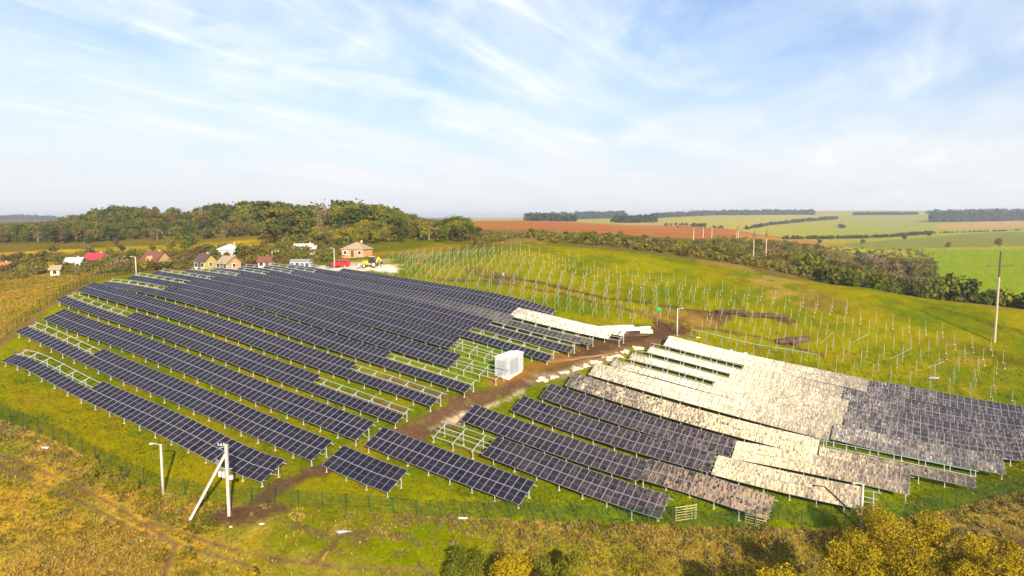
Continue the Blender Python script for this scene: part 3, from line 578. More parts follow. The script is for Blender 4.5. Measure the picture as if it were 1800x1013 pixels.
# ------------------------------------------------------------------ unfinished racks on the slope behind
def lerp_v(u, pts): return float(np.interp(u, [p[0] for p in pts], [p[1] for p in pts]))
POST_TOP = [(660,462),(700,455),(830,444),(900,440),(1000,462),(1100,488),(1200,508),(1350,528),(1500,553),(1650,590),(1740,622),(1800,650)]
RAFT_TOP = [(660,462),(700,456),(830,446),(900,455),(1000,495),(1100,508),(1200,518),(1350,545),(1500,578),(1650,612),(1730,640),(1800,660)]
ROADL = [(1000,632),(1060,612),(1110,598),(1180,584),(1215,560)]
def rack_mesh(mt, tilt_v):
    mb = MB(); Y = Vector((0, RUN, RISE + .65)).normalized()
    def Pp(s): return Vector((0, 0, HLOW + .1)) + Y * s
    gf, gb = -.3, -.3
    a, b = Pp(.42), Pp(2.95 + tilt_v)
    mb.beam((0, a.y, gf), a, .042); mb.beam((0, b.y, gb), b, .042)
    mb.beam(Pp(.05) + Vector((.06, 0, .05)), Pp(3.62 + tilt_v) + Vector((.06, 0, .05)), .05, .055, 1); mb.beam((0, b.y, b.z * .42), Pp(1.4), .03, .03, 1)
    return mb.mesh('rack_frame', [M_rack, mt])
RACK = [rack_mesh(M_rack, 0), rack_mesh(M_rackteal, 0), rack_mesh(M_rack, .15), rack_mesh(M_rackteal, -.1)]
def post_mesh(h):
    mb = MB(); mb.beam((0, 0, -.3), (0, 0, h), .05, .05); mb.box((0, 0, .06), (.26, .26, .14), m=1); return mb.mesh('steel_post', [M_rack, M_cream])
POSTS = [post_mesh(h) for h in (1.25, 2.15, 2.5)]
nf = npst = 0
frames = {}; posts_ = {}
rzrow = math.atan2(DV[1], DV[0])
cand = []
for k in range(14, 36):
    for t in np.arange(-190, 60, 3.0):
        t = t + 3.0 * random.Random(k * 7 + 1).random() + random.gauss(0, .06)
        x, y = row_point(k, t)
        if y < 60: continue
        cand.append((k, t, x, y))
cx = np.array([c[2] for c in cand]); cy = np.array([c[3] for c in cand]); cz = zt(cx, cy)
cu, cv = to_pix(cx, cy, cz); rd = dline(cu, cv, ROADL, 2.2)
for (k, t, x, y), z, u, v, d in zip(cand, cz, cu, cv, rd):
    if u < 664 or u > 1785 or d < 26 or (u < 700 and v > 462 and v < 484): continue
    if v < lerp_v(u, POST_TOP): continue
    if v > lerp_v(u, RAFT_TOP) and nf < 290 and random.random() < .93 and u < 1730:
        teal = (k == 14 and u > 1190) or (u < 1190 and random.random() < .45)
        zb = z1(x + NV[0] * 2.95, y + NV[1] * 2.95)
        o = link('rack_frame', RACK[(1 if teal else 0) + 2 * (random.random() < .3)], None, (x, y, z + max(0, (zb - z) * .35 - .1)), rzrow + random.gauss(0, .02)); o.rotation_euler.x = random.gauss(0, .02); nf += 1
        frames.setdefault((k, u < 1190), []).append((u, teal, o))
    else:
        for s, pm in ((0.42, 0), (2.85, 1 + (random.random() < .4))):
            if npst >= 296: continue
            if pm == 0 and random.random() < .15: continue
            xx, yy = x + NV[0] * s, y + NV[1] * s; o = link('steel_post', POSTS[pm], None, (xx, yy, z1(xx, yy)), rzrow); npst += 1
            posts_.setdefault((k, u < 1190), []).append((u, pm, o))
def nth(i):
    sp_ = {1: 'first', 2: 'second', 3: 'third', 5: 'fifth', 8: 'eighth', 9: 'ninth', 12: 'twelfth'}
    base = ['', '', '', '', 'fourth', '', 'sixth', 'seventh', '', '', 'tenth', 'eleventh', '', 'thirteenth', 'fourteenth', 'fifteenth', 'sixteenth', 'seventeenth', 'eighteenth', 'nineteenth', 'twentieth']
    if i <= 20: return sp_.get(i) or base[i]
    t_, o_ = divmod(i, 10); tens = ['', '', 'twenty', 'thirty', 'forty', 'fifty', 'sixty'][t_]
    return (tens[:-1] + 'ieth') if o_ == 0 else tens + '-' + nth(o_)
for (k, lf), L_ in frames.items():
    for i, (u, teal, o) in enumerate(sorted(L_, key=lambda q: q[0])):
        tag(o, f'{"teal" if teal else "grey"} steel rack frame, {nth(i + 1)} from left, {nth(k - 13)} unfinished row {"left" if lf else "right"} of road', 'rack frame', 'bare rack frames on the rear hillside')
for (k, lf), L_ in posts_.items():
    for i, (u, pm, o) in enumerate(sorted(L_, key=lambda q: q[0])):
        tag(o, f'{"tall" if pm else "short"} bare steel post, {nth(i + 1)} from left, {nth(k - 13)} unfinished row {"left" if lf else "right"} of road', 'post', 'bare steel posts on the rear hillside')
print('racks', nf, 'posts', npst)
# teal purlin already bolted along the lowest unfinished row
tq = [t for (k, t, x, y), u in zip(cand, cu) if k == 14 and 1205 < u < 1440]
if tq:
    mb = MB(); ts = sorted(tq)
    for a, b in zip(ts[:-1], ts[1:]):
        pa, pb = row_point(14, a), row_point(14, b); mb.beam((pa[0] + NV[0] * 3.4, pa[1] + NV[1] * 3.4, z1(*pa) + 2.5), (pb[0] + NV[0] * 3.4, pb[1] + NV[1] * 3.4, z1(*pb) + 2.5), .09)
    tag(mb.build('purlin_rail', M_teal), 'long teal steel rail laid along the lowest unfinished rack row', 'rail')
# loose braces lying slantwise between the posts
for i, (u0, v0, u1, v1) in enumerate(((1500,603,1525,594),(1440,606,1465,590),(1565,632,1600,620),(1630,648,1660,642))):
    a, b = hit(u0, v0), hit(u1, v1); mb = MB(); mb.beam(a + Vector((0, 0, .15)), b + Vector((0, 0, .7)), .05)
    tag(mb.build('loose_brace', M_galv), ['loose steel bar leaning on bare posts, second from the left','leftmost loose steel bar leaning on bare posts right of the trench','loose steel bar leaning on bare posts, third from the left','rightmost loose steel bar leaning on bare posts above the dark panels'][i], 'steel bar', 'loose bars on the right slope')

# ------------------------------------------------------------------ transformer kiosk
def kiosk():
    c0 = hit(893.5, 667); A = Vector((DV[0], DV[1], 0)); B = Vector((NV[0], NV[1], 0)); l, w, h = 2.5, 5.3, 3.05
    Mr = Matrix(((A.x, B.x, 0), (A.y, B.y, 0), (0, 0, 1))).to_4x4()
    root = empty('transformer_kiosk', c0 + Vector((0, 0, 0))); root.matrix_basis = Matrix.Translation(c0 + Vector((0, 0, .05))) @ Mr
    tag(root, 'white metal transformer kiosk on a pale plinth beside the dirt road', 'kiosk')
    def bx(nm, c, s, mt): mb = MB(); mb.box(c, s); return mb.build(nm, mt, root)
    bx('plinth', (-l / 2 + .05, w / 2 - .05, -.1), (l + .35, w + .35, .95), solid('plinth_concrete', (.70, .62, .46), .9))
    bx('wall', (-l / 2, w / 2, .38 + h / 2), (l, w, h), solid('kiosk_white', (.43, .44, .45), .5, var=.06, scale=1.2))
    mb = MB(); mb.prism([(-l - .12, 0), (.12, 0), (.12, .08), (-l / 2, .26), (-l - .12, .08)], -.12, w + .12); r_ = mb.build('roof', solid('roof_sheet', (.72, .75, .77), .4), root); r_.location = (0, 0, .38 + h)
    g = solid('door_white', (.30, .31, .33), .5, var=.05)
    for yy in (.55, 2.05):
        d = bx('door', (.015, yy + .7, .38 + 1.35), (.05, 1.36, 2.35), g); mb = MB(); mb.box((.05, yy + 1.25, .38 + 1.3), (.05, .06, .2)); mb.build('handle', M_dark, d)
    for q in range(3): mb = MB(); mb.box((.03, 4.3, .38 + 2.3 + q * .14), (.05, 1.0, .06)); mb.build('louvre', solid('louvre_grey', (.5, .5, .52)), root)
    d = bx('door', (-l / 2, -.015, .38 + 1.35), (1.7, .05, 2.4), g); mb = MB(); mb.box((-l / 2 + .25, -.055, .38 + 1.75), (.45, .04, .16)); mb.build('name_plate', solid('plate_grey', (.25, .26, .3)), d)
    for xx in (-l + .2, -.2): mb = MB(); mb.box((xx, -.02, .38 + h / 2), (.05, .03, h - .2)); mb.build('seam_strip', g, root)
kiosk()

# ------------------------------------------------------------------ fences
mp, n_, l_, out_ = newmat('wire_mesh_panel')
tr_ = N(n_, 'ShaderNodeBsdfTransparent'); df_ = N(n_, 'ShaderNodeBsdfDiffuse', inp={'Color': (.012, .045, .018, 1)}); mx_ = N(n_, 'ShaderNodeMixShader', inp={0: .16})
l_.new(tr_.outputs[0], mx_.inputs[1]); l_.new(df_.outputs[0], mx_.inputs[2]); l_.new(mx_.outputs[0], out_.inputs['Surface'])
def fence(pts, label, step, h, panel=True, pw=.07):
    P = [hit(*p) for p in pts]; d = [0.]
    for a, b in zip(P[:-1], P[1:]): d.append(d[-1] + (b.xy - a.xy).length)
    n = int(d[-1] / step); xs = np.interp(np.linspace(0, d[-1], n + 1), d, [p.x for p in P]); ys = np.interp(np.linspace(0, d[-1], n + 1), d, [p.y for p in P]); zs = zt(xs, ys)
    root = empty('wire_fence', (xs[0], ys[0], zs[0])); O = root.location.copy(); tag(root, label, 'fence')
    me = None
    for x, y, z in zip(xs, ys, zs):
        if me is None: mb = MB(); mb.box((0, 0, h / 2 - .1), (pw, pw, h + .2)); mb.box((0, 0, h + .01), (pw * 1.2, pw * 1.2, .04)); me = mb.mesh('post', M_dgreen)
        o = link('post', me, root, Vector((x, y, z)) - O); o.rotation_euler = (random.gauss(0, .02), random.gauss(0, .02), 0)
    if panel:
        for i in range(n):
            a, b = Vector((xs[i], ys[i], zs[i])) - O, Vector((xs[i + 1], ys[i + 1], zs[i + 1])) - O; up = Vector((0, 0, 1))
            mb = MB(); mb.quad(a + up * .08, b + up * .08, b + up * (h - .08), a + up * (h - .08))
            for q in (.1, .55, 1.0, 1.45, h - .1): mb.beam(a + up * q, b + up * q, .014, .014, 1)
            mb.build('mesh_panel', [mp, M_dgreen], root)
fence(FENCE_F, 'green wire mesh fence along the front edge of the solar park', 2.55, 1.95)
fence(FENCE_L, 'dark green wire fence along the left edge beside the golden meadow', 2.5, 1.95)
fence(FENCE_B, 'thin dark wire fence behind the excavator at the back of the site', 3.0, 1.9, False, .09)

# slatted wooden panels leaning on the front fence
for (u0, u1, v, ns, lb) in ((1188, 1226, 925, 6, 'yellowish slatted wooden panel standing at the front fence, left of the other panel'), (1311, 1350, 926, 5, 'weathered slatted wooden panel at the fence in front of the brown solar table')):
    a, b = hit(u0, v - 3), hit(u1, v - 3); dirv = (b - a); dirv.z = 0; Lh = dirv.length; ang = math.atan2(dirv.y, dirv.x)
    root = empty('slatted_panel', a + Vector((0, .35, 0)), ang); tag(root, lb, 'wooden panel')
    mw = solid('yellow_plank', (.34, .30, .10), .85, var=.3)
    for q in range(ns): mb = MB(); mb.box((Lh / 2, 0, .25 + q * .3), (Lh, .04, .11)); mb.build('slat', mw, root)
    for q in (.04, .5, .96): mb = MB(); mb.box((Lh * q, .05, .95), (.07, .05, 1.9)); mb.build('batten', M_wood, root)

# ------------------------------------------------------------------ poles
def lamp_pole(u, v, vtop, label, arm=-1, head=True):
    g = hit(u, v); h = (v - vtop) / FPX * g.y * .985; root = empty('lamp_pole', g); tag(root, label, 'lamp pole')
    mb = MB(); mb.tube((0, 0, -.3), (0, 0, h), .17, .115, 8); mb.build('pole', M_conc, root, smooth=True)
    if head:
        mb = MB(); mb.beam((0, 0, h - .05), (arm * .85, 0, h + .12), .08); a_ = mb.build('arm', M_conc, root)
        mb = MB(); mb.box((arm * .98, 0, h + .08), (.42, .2, .13)); mb.build('lamp_head', M_white, a_)
    return root
lamp_pole(287, 868, 774, 'white concrete lamp pole with arm, left of the braced pole')
lamp_pole(1190, 590, 541, 'pale concrete pole at the end of the dirt road among bare racks', 1)
lamp_pole(240, 489, 451, 'white lamp pole at the far left corner of the panels', -1)
lamp_pole(588, 472, 436, 'pale lamp pole beside the red van', -1)
p_ = lamp_pole(1513, 932, 843, 'white concrete lamp pole behind the yellow trees at right', -1)
def braced_pole():
    g = hit(403, 906); f = hit(331, 914); h = 135 / FPX * g.y * .99; root = empty('braced_pole', g); tag(root, 'white concrete electricity pole with slanting strut and fuse boxes', 'electricity pole')
    mb = MB(); mb.beam((0, 0, -.3), (0, 0, h), .30, .24); mb.build('mast', M_conc, root)
    q = f - g; mb = MB(); mb.beam((q.x, q.y, q.z - .3), (-.18, .05, h * .86), .28, .24); mb.build('strut', M_conc, root)
    mb = MB(); mb.beam((-.9, 0, h - .1), (.25, 0, h - .1), .07); mb.beam((-.75, 0, h - .45), (.1, 0, h - .2), .05); cr_ = mb.build('crossarm', M_galv, root)
    for xx in (-.85, -.55, -.25): mb = MB(); mb.tube((xx, 0, h - .08), (xx, 0, h + .16), .06, .04, 6); mb.build('insulator', M_white, cr_)
    for xx, zz, s in ((-.38, h * .58, (.28, .3, .62)), (-.75, h * .59, (.24, .28, .58)), (.42, h * .54, (.36, .3, .42))): mb = MB(); mb.box((xx, -.05, zz), s); mb.build('fuse_box', M_white if xx < 0 else solid('grey_box', (.45, .4, .36)), root)
    mb = MB(); mb.beam((-.9, 0, h * .66), (.55, 0, h * .66), .06); mb.build('bracket', M_galv, root)
    for i in range(4): a = Vector((-.95 + i * .05, .0, h * .72 + i * .12)); mb = MB(); mb.beam(a, a + Vector((-.35, 0, .25)), .03); mb.build('spike', M_galv, root)
braced_pole()
def plain_pole(u, v, vtop, label, mats, cross=0, group=None, r0=.2):
    g = hit(u, v); D = g.y; h = (v - vtop) / FPX * D * .99; root = empty('utility_pole', g); tag(root, label, 'utility pole', group)
    mb = MB(); mb.tube((0, 0, -.4), (0, 0, h * .74), r0, r0 * .8, 7); mb.build('pole_base', mats[0], root)
    mb = MB(); mb.tube((0, 0, h * .72), (0, 0, h), r0 * .85, r0 * .6, 7); mb.build('pole_top', mats[1], root)
    if cross: mb = MB(); mb.beam((-cross, 0, h * .84), (cross, 0, h * .84), .14); a_ = mb.build('crossarm', M_darkpole, root); [ (lambda q: (q.tube((xx, 0, h * .84), (xx, 0, h * .84 + .4), .07, .05, 5), q.build('insulator', M_darkpole, a_)))(MB()) for xx in (-cross * .9, cross * .9) ]
    return g, h
gp, hp = plain_pole(1748, 602, 438, 'tall tarred utility pole with crossarm at the right edge', (M_palepole, M_darkpole), 2.6, r0=.24)
plain_pole(1324, 461, 405, 'left one of two slim utility poles standing in the scrub behind the hill', (M_palepole, M_darkpole), .6)
plain_pole(1346, 457, 403, 'right one of two slim utility poles standing in the scrub behind the hill', (M_palepole, M_darkpole), .6)
plain_pole(1294.5, 429, 398, 'left half of the close pair of pale poles before the ploughed field', (M_conc, M_darkpole), 0)
plain_pole(1297.5, 428.5, 396, 'right half of the close pair of pale poles before the ploughed field', (M_conc, M_darkpole), 0)
plain_pole(1219, 424, 400, 'leftmost of three distant pale poles below the ploughed field', (M_conc, M_conc), 0, r0=.26)
plain_pole(1236, 418, 400, 'middle one of three distant pale poles below the ploughed field', (M_conc, M_conc), 0, r0=.26)
plain_pole(1251, 422.5, 402, 'rightmost of three distant pale poles below the ploughed field', (M_conc, M_conc), 0, r0=.26)
plain_pole(840, 418, 403, 'short pale pole at the right end of the wood', (M_conc, M_conc), 0)
mb = MB()
for xx in (-2.3, 2.3):
    a = gp + Vector((xx, 0, hp * .84 + .4)); prev = a
    for i in range(1, 9): q = a + Vector((i * 7.5, -i * .8, -2.2 * math.sin(math.pi * i / 8) * .6)); mb.beam(prev, q, .035); prev = q
tag(mb.build('power_line', M_darkpole), 'thin dark power lines running right from the tall tarred pole', 'power line')

# ------------------------------------------------------------------ heaps and site clutter
def heap_mesh(name, mat, seed, flat=.4, nz=.25, sub=3):
    bm = bmesh.new(); bmesh.ops.create_icosphere(bm, subdivisions=sub, radius=1.0); r_ = random.Random(seed); ph = [r_.uniform(0, 6) for _ in range(6)]
    for v in bm.verts:
        p = v.co; k = 1 + nz * (math.sin(3.1 * p.x + ph[0]) * math.sin(2.7 * p.y + ph[1]) + .6 * math.sin(6.5 * p.x + ph[2]) * math.cos(5.9 * p.y + ph[3]) + .35 * math.sin(13 * p.y + ph[4]) * math.sin(11 * p.x + ph[5]))
        v.co = Vector((p.x * k, p.y * k, max(p.z, -.25) * flat * k))
    me = bpy.data.meshes.new(name); bm.to_mesh(me); bm.free(); me.materials.append(mat); me.polygons.foreach_set('use_smooth', [True] * len(me.polygons)); return me
HS = [heap_mesh('sand_heap', M_sand, i, .45, .5) for i in range(4)]
for i, (u, v) in enumerate(((953,669),(972,663),(992,656),(1012,649),(1029,644),(1047,638),(1067,631),(1082,626),(1099,620),(1120,613))):
    o = link('sand_heap', HS[i % 4], None, hit(u, v), i * 1.3); s = random.uniform(.75, 1.15); o.scale = (1.1 * s, .9 * s, .95 * s)
    tag(o, f'pale sand heap, {["nearest to the white kiosk","second from the white kiosk","third from the white kiosk","fourth from the white kiosk","fifth from the white kiosk","sixth from the white kiosk","fourth from the far end","third from the far end","second from the far end","at the far end"][i]} of the line along the dirt road', 'sand heap', 'sand heaps along the dirt road')
for i, (u, v, sx, sy, sz, rz, lb) in enumerate(((1395,600,3.4,1.6,1.6,.3,'dark dug soil mound among the bare posts right of the trench'),(1345,556,6.5,1.1,.9,-.1,'long dark bank of dug soil along the upper trench'),(1290,549,3.5,1.0,.9,.1,'low brown soil bank at the left end of the upper trench'),(1110,590,4.2,1.2,.7,.5,'churned dark soil bank where the dirt road meets the racks'),(1000,632,7.5,.9,.6,.45,'golden brown spoil bank along the left side of the dirt road'))):
    o = link('soil_mound', heap_mesh('soil_mound', M_soil if i < 4 else solid('golden_spoil', (.24, .12, .035), .95, var=.4, scale=2, bump=1.), 40 + i, .5, .5), None, hit(u, v), rz); o.scale = (sx, sy, sz); tag(o, lb, 'soil mound')
for i, (u, v, sx, sy, sz, rz, lb) in enumerate(((1082,577,3.2,2.0,1.5,.2,'largest crumpled white sheet pile at the end of the glaring solar table'),(1108,580,2.6,1.0,.8,-.3,'long low white sheet lying at the end of the dirt road'),(1128,577,1.6,.8,.9,.1,'small white sheet heap with dark edge at the end of the dirt road'))):
    o = link('sheet_pile', heap_mesh('sheet_pile', M_tarp, 60 + i, .42, .35), None, hit(u, v), rz); o.scale = (sx, sy, sz); tag(o, lb, 'sheet pile')
g = hit(1136, 586); mb = MB(); mb.box((0, 0, .35), (2.6, 1.1, .6)); [mb.box((0, 0, .7 + .1 * i), (2.5 - .1 * i, 1.05, .06)) for i in range(2)]
tag(mb.build('board_stack', solid('pale_boards', (.62, .52, .36), .8, var=.2), None, g, -.1), 'stack of pale boards beside the white sheets on dark soil', 'board stack')
for i, (u, v, s, lb) in enumerate(((603,937,.62,'torn white plastic scrap lying on the grass in front of the fence'),(80,789,.5,'white plastic scrap in the dry grass at the left fence'),(460,924,.22,'tiny white scrap on the grass below the soil patch'),(406,929,.2,'tiny white scrap left of the soil patch'),(816,913,.45,'white scrap caught at the foot of the front fence'),(1640,666,.9,'pale flat board lying on the slope above the dark panels'))):
    mb = MB(); g = hit(u, v); r_ = random.Random(i); pts = []
    for q in range(7): a = q * 2 * math.pi / 7; rr_ = s * r_.uniform(.5, 1.2); pts.append(Vector((rr_ * 1.5 * math.cos(a), rr_ * .7 * math.sin(a), .12 + .12 * r_.random())))
    cpt = Vector((0, 0, .25))
    for q in range(7): mb.tri(cpt, pts[q], pts[(q + 1) % 7]); mb.tri(cpt - Vector((0, 0, .03)), pts[(q + 1) % 7] - Vector((0, 0, .03)), pts[q] - Vector((0, 0, .03)))
    tag(mb.build('plastic_scrap', M_white if i < 5 else M_sand, None, g), lb, 'scrap')
o = link('green_bundle', heap_mesh('green_bundle', solid('green_sheet', (.02, .30, .10), .6), 77, .9, .2), None, hit(1157, 545), 0); o.scale = (.55, .55, .8); tag(o, 'bright green plastic bundle among the bare racks', 'bundle')
for i, (u, v, lb) in enumerate(((1227,594,'white sack on the grass behind the glaring panels, left one'),(1285,616,'white sack on the grass behind the glaring panels, middle one'),(1310,621,'white sack on the grass behind the glaring panels, right one'))):
    o = link('sack', heap_mesh('sack', M_white, 90 + i, .6, .15, 2), None, hit(u, v), i); o.scale = (.5, .35, .35); tag(o, lb, 'sack')

# ------------------------------------------------------------------ vegetation
def cloud_mesh(name, mats, lobes, n, size, seed, flat=.75, stretch=1.0, matidx=None):
    """n leaf-sized faces spread through the volume of several lobes (cx, cy, cz, rx, ry, rz, weight)"""
    g = np.random.default_rng(seed); lb = np.array(lobes, float); w = lb[:, 6] / lb[:, 6].sum(); idx = g.choice(len(lb), n, p=w); L = lb[idx]
    d = g.normal(size=(n, 3)); d /= np.linalg.norm(d, axis=1)[:, None]; rad = g.uniform(.15, 1, n) ** .45
    wob = 1 + .22 * np.sin(d[:, 0] * 5 + idx) * np.sin(d[:, 1] * 4 + 2 * idx) + .15 * np.sin(d[:, 2] * 7 + idx)
    c = L[:, :3] + d * L[:, 3:6] * (rad * wob)[:, None]
    nrm = d * .8 + g.normal(size=(n, 3)) * .7 + np.array([0, 0, .35]); nrm /= np.linalg.norm(nrm, axis=1)[:, None]
    t = np.cross(nrm, g.normal(size=(n, 3))); t /= np.linalg.norm(t, axis=1)[:, None]; b = np.cross(nrm, t)
    s = size * g.uniform(.55, 1.35, n); t *= (s * stretch)[:, None]; b *= (s * flat)[:, None]
    V = np.stack([c - t * .9 - b * .5, c + t * .2 - b, c + t, c - t * .1 + b * .9], 1).reshape(-1, 3)
    me = bpy.data.meshes.new(name); me.vertices.add(n * 4); me.vertices.foreach_set('co', V.ravel().astype(np.float32)); me.loops.add(n * 4)
    me.loops.foreach_set('vertex_index', np.arange(n * 4, dtype=np.int32)); me.polygons.add(n); me.polygons.foreach_set('loop_start', np.arange(0, n * 4, 4, dtype=np.int32))
    for m in (mats if isinstance(mats, list) else [mats]): me.materials.append(m)
    if matidx is not None: me.polygons.foreach_set('material_index', g.choice(len(mats), n, p=matidx).astype(np.int32))
    me.update(calc_edges=True); return me
def trunk_mesh(h, r, seed, mat, limbs=5, spread=.32):
    g = random.Random(seed); mb = MB(); p = Vector((0, 0, -.4)); n = 5; pts = [p]
    for i in range(1, n + 1): pts.append(Vector((g.gauss(0, .02) * h * i / n, g.gauss(0, .02) * h * i / n, h * .78 * i / n)))
    for i in range(n): mb.tube(pts[i], pts[i + 1], r * (1 - i / n * .75), r * (1 - (i + 1) / n * .75), 6, cap=False)
    for q in range(limbs):
        i = g.randint(1, n - 1); a = g.uniform(0, 6.28); e = pts[i] + Vector((math.cos(a) * spread * h * g.uniform(.6, 1), math.sin(a) * spread * h * g.uniform(.6, 1), h * g.uniform(.12, .28)))
        mid = (pts[i] + e) / 2 + Vector((0, 0, -.03 * h)); mb.tube(pts[i], mid, r * .42, r * .28, 5, cap=False); mb.tube(mid, e, r * .28, r * .08, 5, cap=False)
    return mb.mesh('trunk', mat)
def crown_lobes(seed, n=7, w=.34, zc=.62, zr=.27):
    g = random.Random(seed); out = [(0, 0, zc, w * .72, w * .72, zr, 1.3)]
    for i in range(n):
        a = g.uniform(0, 6.28); rr = g.uniform(.35, .8) * w; zz = zc + g.uniform(-.9, .9) * zr * .8; s = g.uniform(.32, .55) * w
        out.append((math.cos(a) * rr, math.sin(a) * rr, zz, s, s, s * g.uniform(.7, 1.0), .55))
    return out
LM = {'dark': leafmat('leaves_dark_green', (.045, .060, .010), (.10, .108, .016)), 'green': leafmat('leaves_green', (.075, .100, .010), (.160, .165, .016)),
      'olive': leafmat('leaves_olive', (.105, .100, .015), (.20, .168, .022)), 'rust': leafmat('leaves_rust', (.105, .075, .020), (.185, .125, .030)),
      'yellow': leafmat('leaves_yellow', (.22, .165, .010), (.38, .27, .012)), 'lime': leafmat('leaves_yellow_green', (.15, .15, .010), (.26, .22, .014)), 'twig': leafmat('brown_twigs', (.16, .115, .05), (.26, .19, .085))}
LM['gold'] = leafmat('leaves_gold', (.27, .185, .007), (.50, .345, .010), trans=.3); LM['goldgreen'] = leafmat('leaves_gold_green', (.13, .115, .008), (.29, .21, .010), trans=.25)
TREEP = {}
for ki, kind in enumerate(('dark', 'green', 'olive', 'rust', 'yellow', 'lime', 'twig')):
    for s in range(3):
        sd_ = ki * 10 + s; nl = {'twig': 300}.get(kind, 900)
        wd = (.36, .44, .30)[s]
        TREEP[kind, s] = (cloud_mesh('crown', LM[kind], crown_lobes(sd_, 8, wd, .60, .34), nl, .048, sd_), trunk_mesh(1.0, .02, sd_, M_birch if kind in ('twig',) else M_bark))
BUSHP = {}
for ki, kind in enumerate(('dark', 'green', 'olive', 'rust', 'yellow', 'lime', 'twig')):
    for s in range(2):
        sd_ = 200 + ki * 10 + s
        BUSHP[kind, s] = (cloud_mesh('crown', LM[kind], crown_lobes(sd_, 6, .62, .48, .46), 420, .085, sd_), trunk_mesh(.8, .03, sd_, M_bark, 4, .4))
cnt = {}
def plant(protos, kind, p, h, wide=1.0, name='tree', label='', cat='tree', group=None, rz=None):
    ns = 3 if protos is TREEP else 2; s = random.randrange(ns); cm, tm = protos[kind, s]
    root = empty(name, (p.x, p.y, p.z - .1)); root.rotation_euler = (0, 0, random.uniform(0, 6.28)); root.scale = (h * wide, h * wide, h); tag(root, label, cat, group)
    link('crown', cm, root); link('trunk', tm, root); return root
KN = {'dark': 'dark green', 'green': 'mid green', 'olive': 'olive brown', 'rust': 'rusty brown', 'yellow': 'yellow autumn', 'lime': 'yellowish green', 'twig': 'thin brown leafless'}
SKY = [(0,392),(60,390),(110,384),(128,376),(165,366),(205,358),(250,361),(310,363),(328,372),(360,357),(420,353),(480,351),(520,357),(560,361),(585,358),(600,350),(640,352),(690,356),(715,372),(745,384),(765,390),(785,381),(805,378),(825,386),(850,404),(880,418)]
SK_U = [p[0] for p in SKY]; SK_V = [p[1] for p in SKY]
placed = []
def ok(x, y, d):
    for (a, b) in placed:
        if (a - x) ** 2 + (b - y) ** 2 < d * d: return False
    placed.append((x, y)); return True
def pick(w):
    ks = list(w); return random.choices(ks, [w[k] for k in ks])[0]
def wood(n, urange, drange, hr, weights, dist, grp, zone, fill=.0):
    c = 0; tries = 0
    while c < n and tries < n * 60:
        tries += 1; u = random.uniform(*urange); D = random.uniform(*drange(u)); x = (u - 900) / FPX * D
        if not ok(x, D, dist): continue
        z = z1(x, D); hmax = CZ - (np.interp(u, SK_U, SK_V) - 385) / FPX * D - z; h = random.uniform(*hr)
        if fill and random.random() < fill: h = hmax * random.uniform(.9, 1.02)
        h = min(h, hmax * random.uniform(.88, 1.03))
        if h < 3.5: placed.pop(); continue
        kd = pick(weights(u)); plant(TREEP, kd, Vector((x, D, z)), h, random.uniform(.95, 1.3), 'forest_tree', f'{KN[kd]} tree {zone}', 'tree', grp); c += 1
    return c
# skyline and slope of the wood
wood(115, (-15, 560), lambda u: (440, 525), (9, 15), lambda u: dict(dark=5, olive=3.5, rust=1.8, green=3) if u < 350 else dict(dark=4, olive=4, green=3, rust=1.5, lime=1), 6.0, 'trees of the wood', 'on the wooded ridge behind the village', .45)
wood(105, (-15, 560), lambda u: (388, 440), (6.5, 11), lambda u: dict(dark=4, olive=4, rust=1.5, green=3, twig=.5), 5.5, 'trees of the wood', 'at the lower edge of the wood behind the village')
wood(70, (470, 860), lambda u: (320, 400), (10, 15), lambda u: dict(dark=4, green=5, olive=3, lime=2), 6.0, 'trees of the wood', 'on the wooded slope behind the tan-roofed house', .5)
wood(70, (555, 870), lambda u: (258, 318), (5, 9.5), lambda u: dict(green=3, olive=4, lime=3, yellow=2, dark=2, twig=1), 4.6, 'trees of the wood', 'at the foot of the slope behind the excavator')
for i, (u, D, vt) in enumerate(((560, 330, 352), (572, 332, 350), (565, 300, 372), (556, 345, 356))):
    x = (u - 900) / FPX * D; z = z1(x, D); plant(TREEP, 'twig', Vector((x, D, z)), CZ - (vt - 385) / FPX * D - z, .45, 'bare_tree', ['tall thin bare tree rising above the wood, left of the pair', 'tall thin bare tree rising above the wood, right of the pair', 'pale leaning bare trunk in front of the wood', 'thin bare tree at the left of the bare group above the wood'][i], 'tree', 'bare trees in the wood')
# village trees and hedges
def bush(u, D, h, kd, wide, label, grp, protos=BUSHP, name='shrub', cat='shrub'):
    x = (u - 900) / FPX * D; return plant(protos, kd, Vector((x, D, z1(x, D))), h, wide, name, label, cat, grp)
for i in range(150):
    u = random.uniform(0, 600); D = random.uniform(212, 252) if random.random() < .6 else random.uniform(255, 300)
    if not ok((u - 900) / FPX * D, D, 3.0): continue
    kd = pick(dict(rust=3, olive=4, dark=2, green=2, lime=1, yellow=1, twig=1)); bush(u, D, random.uniform(2.4, 4.8), kd, random.uniform(.8, 1.15), f'{KN[kd]} garden shrub among the village houses', 'garden shrubs of the village', name='garden_shrub', cat='garden shrub')
for i in range(210):
    u = random.uniform(-5, 500); D = random.uniform(196, 232) + (18 if u < 200 else 0)
    if to_pix(np.array([(u - 900) / FPX * D]), np.array([D]), zt((u - 900) / FPX * D, D))[1][0] > lerp_v(u, [(0, 500), (150, 490), (240, 478), (500, 468)]) or not ok((u - 900) / FPX * D, D, 2.6): continue
    kd = pick(dict(rust=4, olive=4, dark=1.5, green=1.5, yellow=.7, twig=1)); bush(u, D, random.uniform(2.2, 4.2), kd, random.uniform(.9, 1.3), f'{KN[kd]} shrub on the slope in front of the village houses', 'shrubs below the village', name='garden_shrub', cat='garden shrub')
